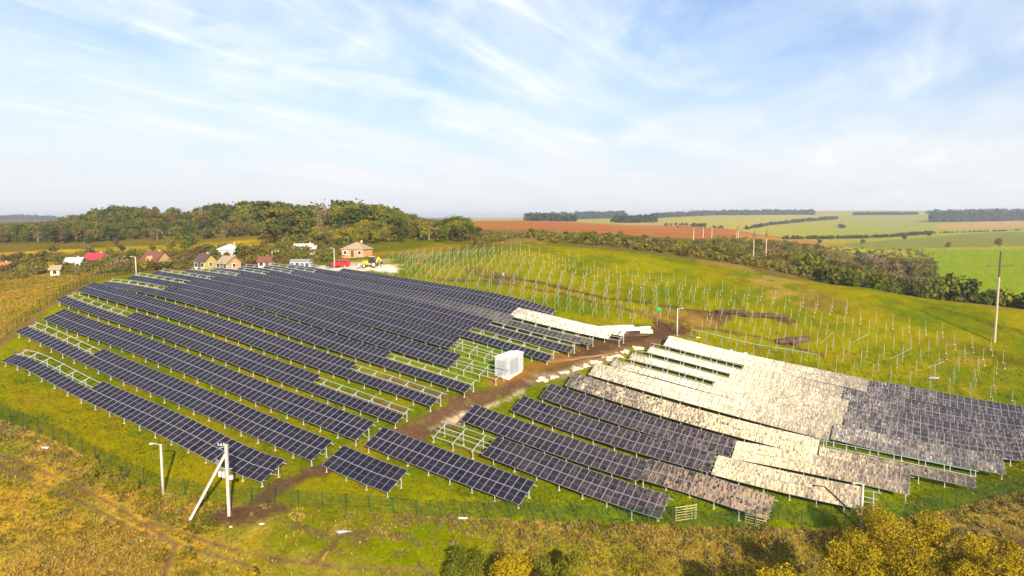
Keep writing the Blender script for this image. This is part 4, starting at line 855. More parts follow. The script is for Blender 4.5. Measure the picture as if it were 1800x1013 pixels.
for u, D, h, kd in ((70, 250, 7, 'rust'), (30, 262, 6, 'rust'), (58, 240, 5, 'olive'), (158, 352, 7.5, 'dark'), (205, 350, 5, 'rust'), (95, 310, 6, 'olive'), (300, 300, 8, 'lime'), (330, 290, 9, 'green'), (378, 222, 6, 'green'), (425, 240, 6.5, 'olive'), (445, 250, 5, 'olive'), (268, 300, 5, 'rust'), (230, 262, 5, 'green'), (215, 300, 5, 'dark'), (560, 250, 5, 'rust'), (580, 262, 6, 'olive'), (490, 262, 4.5, 'green'), (90, 420, 3, 'dark')):
    bush(u, D, h, kd, 1.0, f'{KN[kd]} tree {"on the golden meadow above the houses" if D > 305 else "standing between the village houses"}', 'village trees', TREEP, 'village_tree', 'tree')
VILLAGE = []
HOUSES = [(275,473),(172,468),(133,472),(6,480),(405,452),(362,473),(334,470),(403,474),(538,447),(628,451),(468,470),(531,474),(100,484),(66,482)]
# scrub on the far side of the hill
def rv(u): return lerp_v(u, [(840,437)] + RIDGE)
ns_ = 0
def dmin(u): return float(np.interp(u, [835, 1050, 1275, 1400, 1525], [222, 208, 192, 186, 182]))
for i in range(2600):
    if ns_ >= 285: break
    u = random.uniform(835, 1575); D = math.exp(random.uniform(math.log(dmin(u)), math.log(400 if u < 1250 else 470))); x = (u - 900) / FPX * D
    if u < 1000 and random.random() < .6: continue
    if not ok(x, D, 3.6): continue
    kd = pick(dict(olive=5, rust=2, green=3, lime=1.5, dark=1.5, twig=1.2)); bush(u, D, random.uniform(1.6, 4.2) if u < 1380 else random.uniform(2.5, 5.2), kd, random.uniform(.75, 1.15), f'{KN[kd]} wild shrub in the scrub behind the hill', 'wild shrubs behind the hill', name='wild_shrub', cat='wild shrub'); ns_ += 1
def stuff_cloud(name, label, cat, pts, mats, per, size, seed, p):
    """pts: (x, y, z, r, h) clumps merged into one mesh"""
    lobes = [(x, y, z + h * .5, r, r, h * .55, r * r * h) for x, y, z, r, h in pts]
    o = link(name, cloud_mesh(name, mats, lobes, per * len(pts), size, seed, matidx=p)); tag(o, label, cat, kind='stuff'); return o
pts = []
while len(pts) < 2300:
    u = random.uniform(835, 1640); D = math.exp(random.uniform(math.log(dmin(u)), math.log(410 if u < 1250 else 560))); x = (u - 900) / FPX * D
    if u < 1000 and random.random() < .6: continue
    pts.append((x, D, 0, random.uniform(.7, 1.9), random.uniform(.8, 2.2)))
zz = zt([p[0] for p in pts], [p[1] for p in pts]); pts = [(p[0], p[1], z, p[3], p[4]) for p, z in zip(pts, zz)]
stuff_cloud('undergrowth', 'low brown and olive undergrowth covering the valley behind the hill', 'undergrowth', pts, [LM['olive'], LM['rust'], LM['green'], LM['twig']], 30, .42, 5, [.42, .2, .24, .14])
pts = []
while len(pts) < 950:
    u = random.uniform(-20, 640); D = random.uniform(198, 300); x = (u - 900) / FPX * D; z = z1(x, D); vv = to_pix(np.array([x]), np.array([D]), np.array([z]))[1][0]
    if vv > lerp_v(u, [(-20, 506), (90, 500), (150, 491), (240, 478), (500, 467), (640, 456)]): continue
    if any(abs(u - hu) < 17 and -4 < vv - hv < 9 for hu, hv in HOUSES) or (u > 560 and D < 215): continue
    pts.append((x, D, z, random.uniform(.8, 2.0), random.uniform(1.0, 2.6)))
stuff_cloud('village_undergrowth', 'brown and olive undergrowth between the village gardens', 'undergrowth', pts, [LM['olive'], LM['rust'], LM['green'], LM['twig']], 34, .34, 6, [.36, .3, .2, .14])
pts = []
while len(pts) < 760:
    if random.random() < .6: u = random.uniform(-20, 560); D = random.uniform(392, 505)
    else: u = random.uniform(500, 850); D = random.uniform(268, 400)
    x = (u - 900) / FPX * D; z = z1(x, D); hm = CZ - (np.interp(u, SK_U, SK_V) - 385) / FPX * D - z
    if hm < 4: continue
    pts.append((x, D, z, random.uniform(1.8, 3.4), min(hm * .8, random.uniform(3, 7))))
stuff_cloud('wood_understory', 'dense olive and brown understory filling the wood', 'understory', pts, [LM['olive'], LM['dark'], LM['green'], LM['rust']], 44, .6, 7, [.34, .3, .2, .16])
# dense thicket along the valley, right
for i in range(150):
    u = random.uniform(1415, 1830); f = (u - 1415) / 400; D = random.uniform(184, 232) - 18 * f + (34 if random.random() < .35 else 0); x = (u - 900) / FPX * D
    if not ok(x, D, 3.7): continue
    kd = pick(dict(olive=4, dark=4, rust=2, green=2)); h = random.uniform(5.0, 8.2); bush(u, D, h, kd, random.uniform(.8, 1.05), f'{KN[kd]} bush in the dense thicket along the valley', 'thicket bushes along the valley', name='thicket_bush', cat='thicket bush')
for i in range(90):
    u = random.uniform(1500, 1650); D = random.uniform(285, 420); x = (u - 900) / FPX * D
    if not ok(x, D, 4.4): continue
    kd = pick(dict(olive=4, rust=3, twig=2, green=1)); bush(u, D, random.uniform(5, 9), kd, .95, f'{KN[kd]} bush in the copse left of the bright green field', 'bushes of the copse by the green field', name='copse_bush', cat='copse bush')
# far woods, hedges and single field trees
def strip(line, n, D0, D1, h, r):
    out_ = []
    for i in range(n):
        f = random.random(); u = np.interp(f, np.linspace(0, 1, len(line)), [p[0] for p in line]); D = (D0 + (D1 - D0) * f) * random.uniform(.97, 1.05); x = (u - 900) / FPX * D; out_.append((x, D, 0, r * random.uniform(.7, 1.3), h * random.uniform(.7, 1.25)))
    zz = zt([p[0] for p in out_], [p[1] for p in out_]); return [(a, b, z, c, d) for (a, b, _, c, d), z in zip(out_, zz)]
M_far = leafmat('far_wood_leaves', (.03, .045, .014), (.055, .07, .02)); M_farb = leafmat('far_hedge_leaves', (.035, .045, .012), (.075, .072, .018))
def strip_v(name, label, us, vs, h_px, n, D, per=40, mats=None):
    """a wood whose foot follows pixel rows vs at distance D"""
    out_ = []
    for i in range(n):
        u = random.uniform(us[0], us[-1]); v = np.interp(u, us, vs) - random.random() * h_px * .12; g_ = hit(u, v); Dd = g_.y
        if Dd < D * .5 or Dd > D * 1.5: Dd = D * random.uniform(.96, 1.06); g_ = at(u, Dd)
        h = h_px / FPX * Dd * random.uniform(.65, 1.1); out_.append((g_.x, g_.y, g_.z, h * .55, h))
    m_ = mats or [M_far, M_farb]; return stuff_cloud(name, label, 'wood' if 'wood' in name else 'hedge', out_, m_, per, h_px / FPX * D * .22, n, [.8, .2])
strip_v('far_wood', 'dark bluish wood on the horizon above the ploughed field', [925, 960, 1060, 1150], [389, 389, 393, 391], 11, 420, 2350)
strip_v('far_wood', 'long dark wood on the skyline above the pale fields', [1145, 1250, 1350, 1430], [384, 379, 378, 378], 8, 420, 2400)
strip_v('far_wood', 'thin dark wood on the skyline right of the middle', [1500, 1612], [378.5, 378], 5, 160, 2450)
strip_v('far_wood', 'broad dark wood at the right edge of the horizon', [1640, 1700, 1760, 1830], [391, 390, 389, 387], 15, 420, 1750, 50)
strip_v('far_wood', 'low dark wood behind the broad wood at right', [1630, 1700, 1830], [377, 376, 374], 7, 220, 2450)
strip_v('far_wood', 'low dark hills wood on the far left horizon', [-20, 30, 70, 110], [388, 386, 387, 389], 7, 200, 2700)
strip_v('field_hedge', 'slanting hedge line between the pale fields', [1310, 1360, 1420, 1482], [404, 396, 390, 385], 6, 160, 1350, 40, [M_farb, M_far])
strip_v('field_hedge', 'brownish hedge along the foot of the green field', [1375, 1450, 1540, 1640], [421, 421, 419, 412], 6, 170, 820, 40, [M_farb, LM['rust']])
strip_v('field_hedge', 'dark bushes on the crest of the ploughed field', [1165, 1200, 1240, 1270], [397, 397, 400, 402], 5, 22, 900, 40, [M_farb, M_far])
strip_v('field_hedge', 'sparse hedge line across the fields at the right', [1630, 1700, 1760, 1830], [411, 409, 407, 404], 3, 90, 950, 30, [M_farb, M_far])
for i, (u, D, h, kd) in enumerate(((1217, 900, 9, 'dark'), (1230, 900, 8, 'dark'), (1237, 905, 8, 'dark'), (1190, 910, 4, 'green'), (1587, 720, 9, 'dark'), (1632, 820, 8, 'dark'), (1754, 560, 8, 'rust'), (1665, 560, 6, 'olive'), (1515, 640, 6, 'olive'), (1440, 600, 5, 'dark'))):
    bush(u, D, h, kd, 1.05, ['round dark tree on the ploughed crest, left of two', 'round dark tree on the ploughed crest, middle', 'round dark tree on the ploughed crest, right', 'small green bush on the ploughed crest', 'lone dark round tree between green fields', 'dark tree at the hedge left of the broad wood', 'lone brown tree above the bright green field', 'olive bush at the corner of the bright green field', 'olive bush below the pale green field', 'small dark bush at the end of the ploughed field'][i], None, TREEP, 'field_tree', 'tree')

# ------------------------------------------------------------------ foreground bushes and rough grass
def big_bush(name, u, v, vtop, wpx, mat, n, size, label, seed, cat='tree', zc=.55, zr=.45, mat2=None):
    """foot of the crown at (u, v) seen on the ground, its top at row vtop"""
    g = hit(u, v); D = g.y; h = (v - vtop) / FPX * D * .90; w = wpx / FPX * D / 2 * .88
    gr = random.Random(seed); lobes = [(0, 0, h * zc, w * .55, w * .55, h * zr * .8, 1.0)]
    for i in range(13):
        a = gr.uniform(0, 6.28); rr = gr.uniform(.4, .95) * w; s = gr.uniform(.22, .42) * w; lobes.append((math.cos(a) * rr, math.sin(a) * rr, h * gr.uniform(zc - zr * .6, zc + zr * .75), s, s, s * gr.uniform(.7, 1.1), .5))
    root = empty(name, g); tag(root, label, cat)
    link('crown', cloud_mesh('crown', [mat, mat2 or mat], lobes, n, size, seed, matidx=[.6, .4]), root); link('trunk', trunk_mesh(h, .12 if h > 4 else .05, seed, M_bark, 7, .3), root); return root
gd, gg = LM['gold'], LM['goldgreen']
big_bush('yellow_tree', 1600, 1050, 906, 250, gd, 34000, .085, 'tallest golden yellow tree at the bottom right, below the white lamp pole', 301, mat2=gg)
big_bush('yellow_tree', 1460, 1150, 922, 220, gd, 24000, .095, 'golden yellow tree at the bottom, left one of the right-hand group', 302, mat2=gg)
big_bush('yellow_tree', 1715, 1060, 935, 160, gd, 18000, .095, 'golden yellow tree right of the tallest one, beside bare dark soil', 303, mat2=gg)
big_bush('yellow_tree', 1790, 1075, 985, 110, gd, 8000, .095, 'small golden bush in the bottom right corner', 304, mat2=gg)
big_bush('yellow_tree', 1530, 1015, 945, 130, gg, 12000, .09, 'olive gold tree between the two tallest golden trees', 305, mat2=gd)
big_bush('yellow_tree', 1390, 1165, 945, 190, gd, 18000, .10, 'golden bush at the left end of the right-hand group', 306, mat2=gg)
big_bush('yellow_tree', 1300, 1185, 985, 190, gd, 14000, .10, 'golden bush top at the bottom edge below the large shadow', 310, mat2=gg)
big_bush('yellow_tree', 890, 1085, 968, 130, gd, 13000, .095, 'golden bush at the bottom centre edge', 307, mat2=LM['yellow'])
big_bush('green_tree', 985, 1070, 960, 90, LM['lime'], 11000, .09, 'green bush at the bottom centre, right of the golden bush', 308, mat2=LM['green'])
big_bush('yellow_tree', 436, 1040, 994, 50, gd, 3600, .085, 'small golden bush at the bottom edge left of centre', 309, mat2=LM['dark'])
for i, (u, v, w, vt) in enumerate(((185, 838, 50, 815), (215, 862, 60, 838), (262, 880, 50, 858), (150, 815, 45, 800), (318, 885, 34, 870))):
    big_bush('yellow_weed', u, v, vt, w, LM['lime'], 3200, .075, ['yellow leafy weeds at the front fence, second from the left', 'largest yellow leafy weeds at the front fence', 'yellow leafy weeds left of the lamp pole foot', 'leftmost yellow leafy weeds at the front fence', 'small yellow weeds between the lamp pole and the slanting strut'][i], 320 + i, 'weeds', .4, .4, LM['yellow'])
big_bush('green_tree', 815, 1030, 968, 95, LM['green'], 8000, .09, 'dark green bush at the bottom centre, left of the golden bush', 311, mat2=LM['lime'])
pts = []; fu = [q_[0] for q_ in FENCE_F]; fvv = [q_[1] for q_ in FENCE_F]
while len(pts) < 620:
    u = random.uniform(-30, 1830); off = abs(random.gauss(0, 26)) if random.random() < .7 else random.uniform(0, 120); v = np.interp(u, fu, fvv) + 3 + off
    if v > 1020 or (330 < u < 640 and random.random() < .85): continue
    if min(dline(np.array([u]), np.array([v]), rt_, 1.6)[0] for rt_ in ([(0,800),(110,845),(215,897),(310,955),(450,1003)], [(0,820),(110,868),(205,915),(312,962)], [(262,918),(400,965),(520,988),(760,1003)])) < 9: continue
    g_ = hit(u, v); s_ = random.uniform(.25, .6); pts.append((g_.x, g_.y, g_.z - .05, s_, s_ * random.uniform(.7, 1.3)))
stuff_cloud('rough_weeds', 'brown and olive weeds standing in the rough grass outside the front fence', 'weeds', pts, [LM['twig'], LM['olive'], LM['lime'], LM['rust']], 60, .10, 15, [.4, .3, .15, .15])
def tufts(name, label, n, seed, test, hmin, hmax, cols, blades=5, wdt=.055, lean=.4, mult=3, umax=1860, vmin=560, vmax=1075):
    g = np.random.default_rng(seed); u = g.uniform(-60, umax, n * mult); v = g.uniform(vmin, vmax, n * mult)
    dx, dy, dz = pixdir(u, v)
    # drop the sample points onto the ground by a few fixed-point steps
    D = 31 / np.maximum(-dz / dy, .05)
    for _ in range(9): D = np.clip(.5 * D + .5 * ((CZ - zt(D * dx / dy, D)) / np.maximum(-dz / dy, .05)), 45, 260)
    x, y = D * dx / dy, D; keep = test(u, v, x, y, g); x, y = x[keep][:n], y[keep][:n]; m = len(x); z = zt(x, y)
    N_ = m * blades; X = np.repeat(x, blades) + g.normal(0, .12, N_); Y = np.repeat(y, blades) + g.normal(0, .12, N_); Z = np.repeat(z, blades) - .05
    h = np.repeat(g.uniform(hmin, hmax, m), blades) * g.uniform(.6, 1.15, N_); a = g.uniform(0, 6.28, N_); ln = g.normal(0, lean, (N_, 2)) * h[:, None] + np.array([.12, .05]) * h[:, None]
    wx, wy = np.cos(a) * wdt * g.uniform(.7, 1.6, N_), np.sin(a) * wdt * g.uniform(.7, 1.6, N_)
    V = np.stack([np.stack([X - wx, Y - wy, Z], 1), np.stack([X + wx, Y + wy, Z], 1), np.stack([X + ln[:, 0] + wx * .4, Y + ln[:, 1] + wy * .4, Z + h], 1), np.stack([X + ln[:, 0] - wx * .4, Y + ln[:, 1] - wy * .4, Z + h], 1)], 1).reshape(-1, 3)
    me = bpy.data.meshes.new(name); me.vertices.add(N_ * 4); me.vertices.foreach_set('co', V.ravel().astype(np.float32)); me.loops.add(N_ * 4); me.loops.foreach_set('vertex_index', np.arange(N_ * 4, dtype=np.int32)); me.polygons.add(N_); me.polygons.foreach_set('loop_start', np.arange(0, N_ * 4, 4, dtype=np.int32))
    cs = np.array(cols)[np.clip((fbm(np.repeat(x, blades) / 4, np.repeat(y, blades) / 4, seed) * 1.5 - .25) * len(cols) + g.normal(0, .8, N_), 0, len(cols) - 1).astype(int)] * g.uniform(.7, 1.25, N_)[:, None]
    at_ = me.attributes.new('blade', 'FLOAT_COLOR', 'POINT'); at_.data.foreach_set('color', np.repeat(np.concatenate([cs, np.ones((N_, 1))], 1), 4, 0).ravel().astype(np.float32))
    me.update(calc_edges=True); me.materials.append(M_blade); o = link(name, me); tag(o, label, 'grass', kind='stuff'); print(name, m)
M_blade, n_, l_, out_ = newmat('grass_blades'); a_ = N(n_, 'ShaderNodeAttribute', attribute_name='blade'); d_ = N(n_, 'ShaderNodeBsdfDiffuse'); t_ = N(n_, 'ShaderNodeBsdfTranslucent'); m_ = N(n_, 'ShaderNodeMixShader', inp={0: .3})
l_.new(a_.outputs['Color'], d_.inputs[0]); l_.new(a_.outputs['Color'], t_.inputs[0]); l_.new(d_.outputs[0], m_.inputs[1]); l_.new(t_.outputs[0], m_.inputs[2]); l_.new(m_.outputs[0], out_.inputs['Surface'])
RUTS = [[(0,800),(110,845),(215,897),(310,955),(450,1003)], [(0,820),(110,868),(205,915),(312,962)], [(262,918),(400,965),(520,988),(760,1003)], [(312,955),(288,1020)]]
def out_front(u, v, x, y, g):
    fv = np.interp(u, [p[0] for p in FENCE_F], [p[1] for p in FENCE_F]); ok_ = v > fv + 1.5
    for rt in RUTS: ok_ &= dline(u, v, rt, 1.6) > 9
    ok_ &= dline(u, v, [(400,905),(445,900),(480,898)], 2) > 30; ok_ &= dline(u, v, [(1700,938),(1810,965)], 2) > 34
    w = fbm(x / 4.5, y / 4.5, 123); band = sstep(80, 15, dline(u, v, FENCE_F, 1.6)); green = sstep(330, 520, u) * sstep(900, 780, u)
    return ok_ & (g.uniform(0, 1, len(u)) < np.clip(.25 + 1.5 * (w - .35) + .5 * band - .55 * green, .06, 1))
tufts('dry_grass', 'tall straw coloured rough grass outside the front fence', 42000, 5, out_front, .10, .34, [(.11, .115, .008), (.17, .145, .012), (.29, .195, .033), (.38, .245, .05), (.43, .28, .065), (.17, .13, .025)], 4, .06, .9)
def inside(u, v, x, y, g):
    fv = np.interp(u, [p[0] for p in FENCE_F], [p[1] for p in FENCE_F]); 
    return (v < fv) & (v > 590 + np.abs(u - 700) * .03) & (g.uniform(0, 1, len(u)) < .35 + .65 * fbm(x / 3, y / 3, 9)) & (dline(u, v, [(690,775),(800,722),(905,675),(1020,632),(1180,582)], 2) > 32) & (dline(u, v, [(395,908),(470,872),(575,823)], 2) > 20)
tufts('short_grass', 'short green grass of the solar park ground', 22000, 8, inside, .10, .30, [(.095, .125, .007), (.135, .15, .008), (.185, .175, .010), (.22, .185, .014)], 4, .06)
def leftm(u, v, x, y, g):
    lv = np.interp(u, [p[0] for p in FENCE_L], [p[1] for p in FENCE_L]); return (u < 232) & (v < lv - 3) & (dline(u, v, [(0,603),(40,577),(75,548),(105,523),(150,497)], 1.3) > 7)
tufts('meadow_grass', 'golden meadow grass left of the solar park', 6000, 12, leftm, .14, .36, [(.16, .15, .015), (.30, .21, .035), (.42, .26, .045), (.33, .18, .04)], 5, .08, .9, 4, 240, 478, 640)

# ------------------------------------------------------------------ village
WALL = {'tan': solid('tan_brick', (.42, .26, .12), .9, var=.15), 'white': solid('white_render', (.40, .38, .34), .85), 'yellow': solid('yellow_render', (.45, .34, .10), .85), 'orange': solid('orange_brick', (.46, .25, .11), .9, var=.15), 'grey': solid('grey_sheet', (.17, .18, .19), .6), 'cream': solid('cream_render', (.44, .36, .24), .85)}
ROOF = {'brown': solid('brown_roof', (.16, .055, .035), .75, var=.15), 'crimson': solid('crimson_roof', (.36, .03, .05), .55), 'pale': solid('pale_sheet_roof', (.42, .41, .38), .6), 'tan': solid('tan_tile_roof', (.32, .23, .14), .85, var=.15), 'dark': solid('dark_roof', (.09, .05, .05), .8), 'orange': solid('orange_tile_roof', (.45, .15, .05), .8), 'white': solid('white_sheet_roof', (.46, .48, .50), .5), 'grey': solid('grey_roof', (.26, .27, .27), .7)}
M_wframe = solid('white_window_frame', (.75, .75, .74), .6)
def house(u, v, wpx, hw, hr, depth, rz, wall, roof, label, hip=False, win=3, door=True, chim=True, over=.4, cat='house', dormer=False):
    g = hit(u, v); D = g.y; L = .86 * wpx / FPX * D / max(.5, math.cos(rz)); hw *= .85; hr *= .85; depth *= .85; root = empty('house', g, rz); tag(root, label, cat); W_ = depth
    mb = MB(); mb.box((0, 0, hw / 2 - .3), (L, W_, hw + .6))
    if not hip and hr > .3:
        for sx in (-1, 1): mb.tri((sx * L / 2, -W_ / 2, hw), (sx * L / 2, W_ / 2, hw), (sx * L / 2, 0, hw + hr)) if sx > 0 else mb.tri((sx * L / 2, W_ / 2, hw), (sx * L / 2, -W_ / 2, hw), (sx * L / 2, 0, hw + hr))
    wl_ = mb.build('wall', WALL[wall], root)
    mb = MB(); o = over; t = .14
    if hip:
        rx = max(.3, L / 2 - W_ / 2); A = [(-L/2-o, -W_/2-o, hw), (L/2+o, -W_/2-o, hw), (L/2+o, W_/2+o, hw), (-L/2-o, W_/2+o, hw)]; B = [(-rx, 0, hw + hr), (rx, 0, hw + hr)]
        mb.quad(A[0], A[1], B[1], B[0]); mb.tri(A[1], A[2], B[1]); mb.quad(A[2], A[3], B[0], B[1]); mb.tri(A[3], A[0], B[0]); mb.quad(*[(a, b, c - t) for a, b, c in A[::-1]])
        for q in range(4): a, b = A[q], A[(q + 1) % 4]; mb.quad((a[0], a[1], a[2] - t), (b[0], b[1], b[2] - t), b, a)
    else:
        k = hr / (W_ / 2)
        for s in (-1, 1):
            e = (s * (W_ / 2 + o), hw - k * o)
            a = [(-L/2-o, e[0], e[1]), (L/2+o, e[0], e[1]), (L/2+o, 0, hw + hr), (-L/2-o, 0, hw + hr)]
            lo_ = [(x, y, z + .02) for x, y, z in a]; up = [(x, y, z + .02 + t) for x, y, z in a]
            mb.quad(*(up if s < 0 else up[::-1])); mb.quad(*(lo_[::-1] if s < 0 else lo_))
            for q in range(4): mb.quad(lo_[q], lo_[(q + 1) % 4], up[(q + 1) % 4], up[q])
    rf = mb.build('roof', ROOF[roof], root)
    if chim: mb = MB(); mb.box((L * .2, .3, hw + hr + .1), (.5, .5, 1.0)); mb.build('chimney', WALL['cream'], rf)
    if dormer: mb = MB(); mb.prism([(-.8, 0), (.8, 0), (.8, .9), (0, 1.7), (-.8, .9)], -W_ / 2 - .1, -W_ / 4, M=Matrix.Translation((L * .05, 0, hw + .15))); dm = mb.build('dormer', WALL[wall], rf); mb = MB(); mb.box((L * .05, -W_ / 2 - .13, hw + .7), (.7, .06, .8)); mb.build('dormer_window', M_glass, rf)
    for i in range(win):
        x = -L / 2 + L * (i + .5) / win
        if door and i == win // 2: mb = MB(); mb.box((x, -W_ / 2 - .03, 1.05), (1.0, .08, 2.1)); mb.build('door', M_darkpole, root); continue
        mb = MB(); mb.box((x, -W_ / 2 - .02, hw * .55), (1.25, .06, 1.35)); w_ = mb.build('window', M_wframe, root); mb = MB(); mb.box((x, -W_ / 2 - .055, hw * .55), (1.0, .04, 1.1)); mb.build('pane', M_glass, w_)
    if not hip: mb = MB(); mb.box((L / 2 + .02, 0, hw * .6), (.06, 1.1, 1.2)); w_ = mb.build('window', M_wframe, root); mb = MB(); mb.box((L / 2 + .055, 0, hw * .6), (.04, .85, .95)); mb.build('pane', M_glass, w_)
    return root
house(275, 473, 40, 3.0, 3.6, 8, -.35, 'tan', 'brown', 'tan house with steep red-brown roof and small dormer', dormer=True)
house(172, 468, 40, 2.8, 2.6, 7, -.2, 'white', 'crimson', 'white house with bright crimson roof')
house(133, 472, 28, 2.6, 1.8, 7, .25, 'cream', 'pale', 'cream house with pale sheet roof left of the crimson roof')
house(6, 480, 36, 2.8, 1.4, 7, -.1, 'white', 'orange', 'white walled house with orange tile roof at the left edge')
house(405, 452, 42, 3.4, 2.4, 9, .1, 'white', 'white', 'large house with white hipped sheet roof', hip=True)
house(362, 473, 22, 2.8, 2.2, 6, -.3, 'yellow', 'dark', 'bright yellow house with dark roof')
house(334, 470, 22, 2.2, 1.6, 5, .2, 'cream', 'dark', 'low cream outbuilding with dark roof left of the yellow house', chim=False)
house(403, 474, 24, 2.2, 2.0, 6, -.4, 'tan', 'tan', 'small tan house with tan tiled gable roof')
house(538, 447, 42, 2.6, 1.8, 7, .15, 'cream', 'pale', 'long low house with pale roof below the golden strip')
house(628, 451, 46, 3.0, 2.6, 8, -.25, 'orange', 'tan', 'orange brick house with tan hipped roof behind the excavator', hip=True)
house(468, 470, 24, 2.0, 1.4, 5, .1, 'cream', 'brown', 'low shed with rusty brown roof', chim=False, win=2, cat='shed')
house(531, 474, 40, 3.0, .25, 4, -.05, 'grey', 'grey', 'flat grey site cabin with white doors behind the panels', chim=False, win=4, door=False, over=.1, cat='site cabin')
house(100, 484, 16, 2.2, 1.2, 4, .3, 'cream', 'tan', 'small tan roofed hut in the shrubs at left', chim=False, win=1, door=False, cat='hut')
house(66, 482, 14, 1.8, .9, 3.5, -.2, 'white', 'pale', 'low white outbuilding half hidden by rusty shrubs', chim=False, win=2, door=False, cat='shed')
for i, (u, v) in enumerate(((479, 460), (485, 459), (490, 458))):
    g = hit(u, v); mb = MB(); mb.beam((0, 0, -.2), (0, 0, 3.4), .28); mb.box((0, 0, 3.42), (.34, .34, .08)); tag(mb.build('concrete_post', M_conc, None, g), ['left of three concrete posts in the village garden', 'middle of three concrete posts in the village garden', 'right of three concrete posts in the village garden'][i], 'post', 'concrete garden posts')

# ------------------------------------------------------------------ vehicles
M_red = solid('red_paint', (.55, .02, .015), .3, .0, .5, .05); M_yel = solid('yellow_paint', (.75, .42, .02), .4, var=.1); M_blk = solid('black_steel', (.025, .025, .028), .6); M_grw = solid('pale_bucket_steel', (.6, .57, .52), .6)
def wheel(root, c, r, w, tyre=M_dark, rim=M_galv):
    mb = MB(); mb.tube((c[0], c[1] - w / 2, c[2]), (c[0], c[1] + w / 2, c[2]), r, r, 16); o = mb.build('wheel', tyre, root, smooth=False)
    mb = MB(); mb.tube((c[0], c[1] - w / 2 - .02, c[2]), (c[0], c[1] + w / 2 + .02, c[2]), r * .58, r * .58, 12); mb.build('rim', rim, o)
def van():
    g = hit(599, 470); root = empty('red_van', g, -.12); tag(root, 'red minibus parked beside the pale lamp pole', 'van')
    prof = [(-2.4, .4), (2.35, .4), (2.42, 1.1), (2.3, 2.0), (2.1, 2.08), (-1.2, 2.08), (-1.75, 1.35), (-2.35, 1.15), (-2.48, .8)]
    mb = MB(); mb.prism(prof, -.92, .92); mb.build('body', M_red, root)
    for s in (-1, 1):
        for x0, x1 in ((-1.05, -.3), (-.15, .85), (1.0, 1.95)): mb = MB(); mb.box(((x0 + x1) / 2, s * .925, 1.62), (x1 - x0, .03, .5)); mb.build('side_window', M_glass, root)
        for x in (-1.5, 1.45): wheel(root, (x, s * .82, .36), .36, .24)
        mb = MB(); mb.box((-2.42, s * .65, .92), (.1, .32, .18)); mb.build('headlight', M_white, root)
    mb = MB(); mb.quad((-1.18, -.8, 2.02), (-1.18, .8, 2.02), (-1.74, .85, 1.40), (-1.74, -.85, 1.40)); mb.v = [(x - .03, y, z + .03) for x, y, z in mb.v]; mb.build('windscreen', M_glass, root)
    mb = MB(); mb.box((-2.5, 0, .55), (.12, 1.8, .22)); mb.build('bumper', M_blk, root)
van()
def car2():
    g = hit(586, 471); root = empty('dark_car', g, -.2); tag(root, 'dark car half hidden behind the pale lamp pole, left of the red van', 'car')
    mb = MB(); mb.prism([(-1.9, .35), (1.9, .35), (1.95, .85), (1.35, .95), (.8, 1.42), (-.7, 1.42), (-1.25, .95), (-1.9, .82)], -.8, .8); mb.build('body', solid('dark_car_paint', (.05, .035, .045), .3), root)
    for s in (-1, 1):
        mb = MB(); mb.box((0, s * .805, 1.15), (1.4, .03, .35)); mb.build('side_window', M_glass, root)
        for x in (-1.2, 1.2): wheel(root, (x, s * .72, .31), .31, .2)
car2()
def backhoe():
    g = hit(652, 470); root = empty('backhoe_loader', g, -.1); tag(root, 'yellow backhoe loader with dark cab on the pale gravel pad', 'excavator')
    mb = MB(); mb.prism([(-2.1, .75), (1.3, .75), (1.3, 1.25), (-.4, 1.45), (-2.1, 1.5)], -.5, .5); mb.build('chassis', M_yel, root)
    mb = MB(); mb.prism([(-2.15, 1.0), (-.45, 1.0), (-.45, 1.75), (-2.1, 1.6)], -.48, .48); mb.build('bonnet', M_yel, root)
    mb = MB(); mb.prism([(-.5, 1.2), (1.1, 1.2), (1.15, 2.0), (.95, 2.85), (-.2, 2.85), (-.45, 2.0)], -.75, .75); cb_ = mb.build('cab', M_glass, root)
    mb = MB(); mb.box((.4, 0, 2.92), (1.5, 1.65, .14)); mb.build('cab_roof', M_yel, cb_)
    for x, y in ((-.45, .76), (1.1, .76), (-.45, -.76), (1.1, -.76)): mb = MB(); mb.beam((x, y, 1.2), (x * .8 + .05, y, 2.86), .1); mb.build('pillar', M_blk, cb_)
    for s in (-1, 1):
        wheel(root, (1.05, s * .85, .78), .78, .45, M_dark, M_grw); wheel(root, (-1.6, s * .82, .5), .5, .34, M_dark, M_grw)
        mb = MB(); mb.beam((-.5, s * .6, 1.5), (-2.3, s * .6, .95), .16); mb.beam((-2.3, s * .6, .95), (-3.0, s * .6, .55), .16); mb.build('loader_arm', M_yel, root)
    mb = MB(); mb.prism([(-3.9, .08), (-2.95, .1), (-2.9, .95), (-3.2, 1.0), (-3.3, .35)], -1.1, 1.1); mb.build('front_bucket', M_grw, root)
    mb = MB(); mb.beam((1.4, 0, 1.0), (2.1, 0, 2.75), .34); mb.beam((1.75, 0, 1.9), (2.4, 0, 2.6), .3); bm_ = mb.build('boom', M_yel, root)
    mb = MB(); mb.beam((2.1, 0, 2.75), (2.95, 0, 1.6), .26); mb.build('dipper_arm', M_yel, bm_)
    mb = MB(); mb.prism([(2.75, 1.6), (3.1, 1.65), (3.25, 1.0), (2.8, .75), (2.55, 1.05), (2.8, 1.15)], -.35, .35); mb.build('rear_bucket', M_blk, bm_)
    for s in (-1, 1): mb = MB(); mb.beam((1.5, s * .8, 1.1), (1.75, s * 1.05, .12), .16); mb.box((1.78, s * 1.08, .08), (.4, .4, .1)); mb.build('stabiliser', M_yel, root)
backhoe()

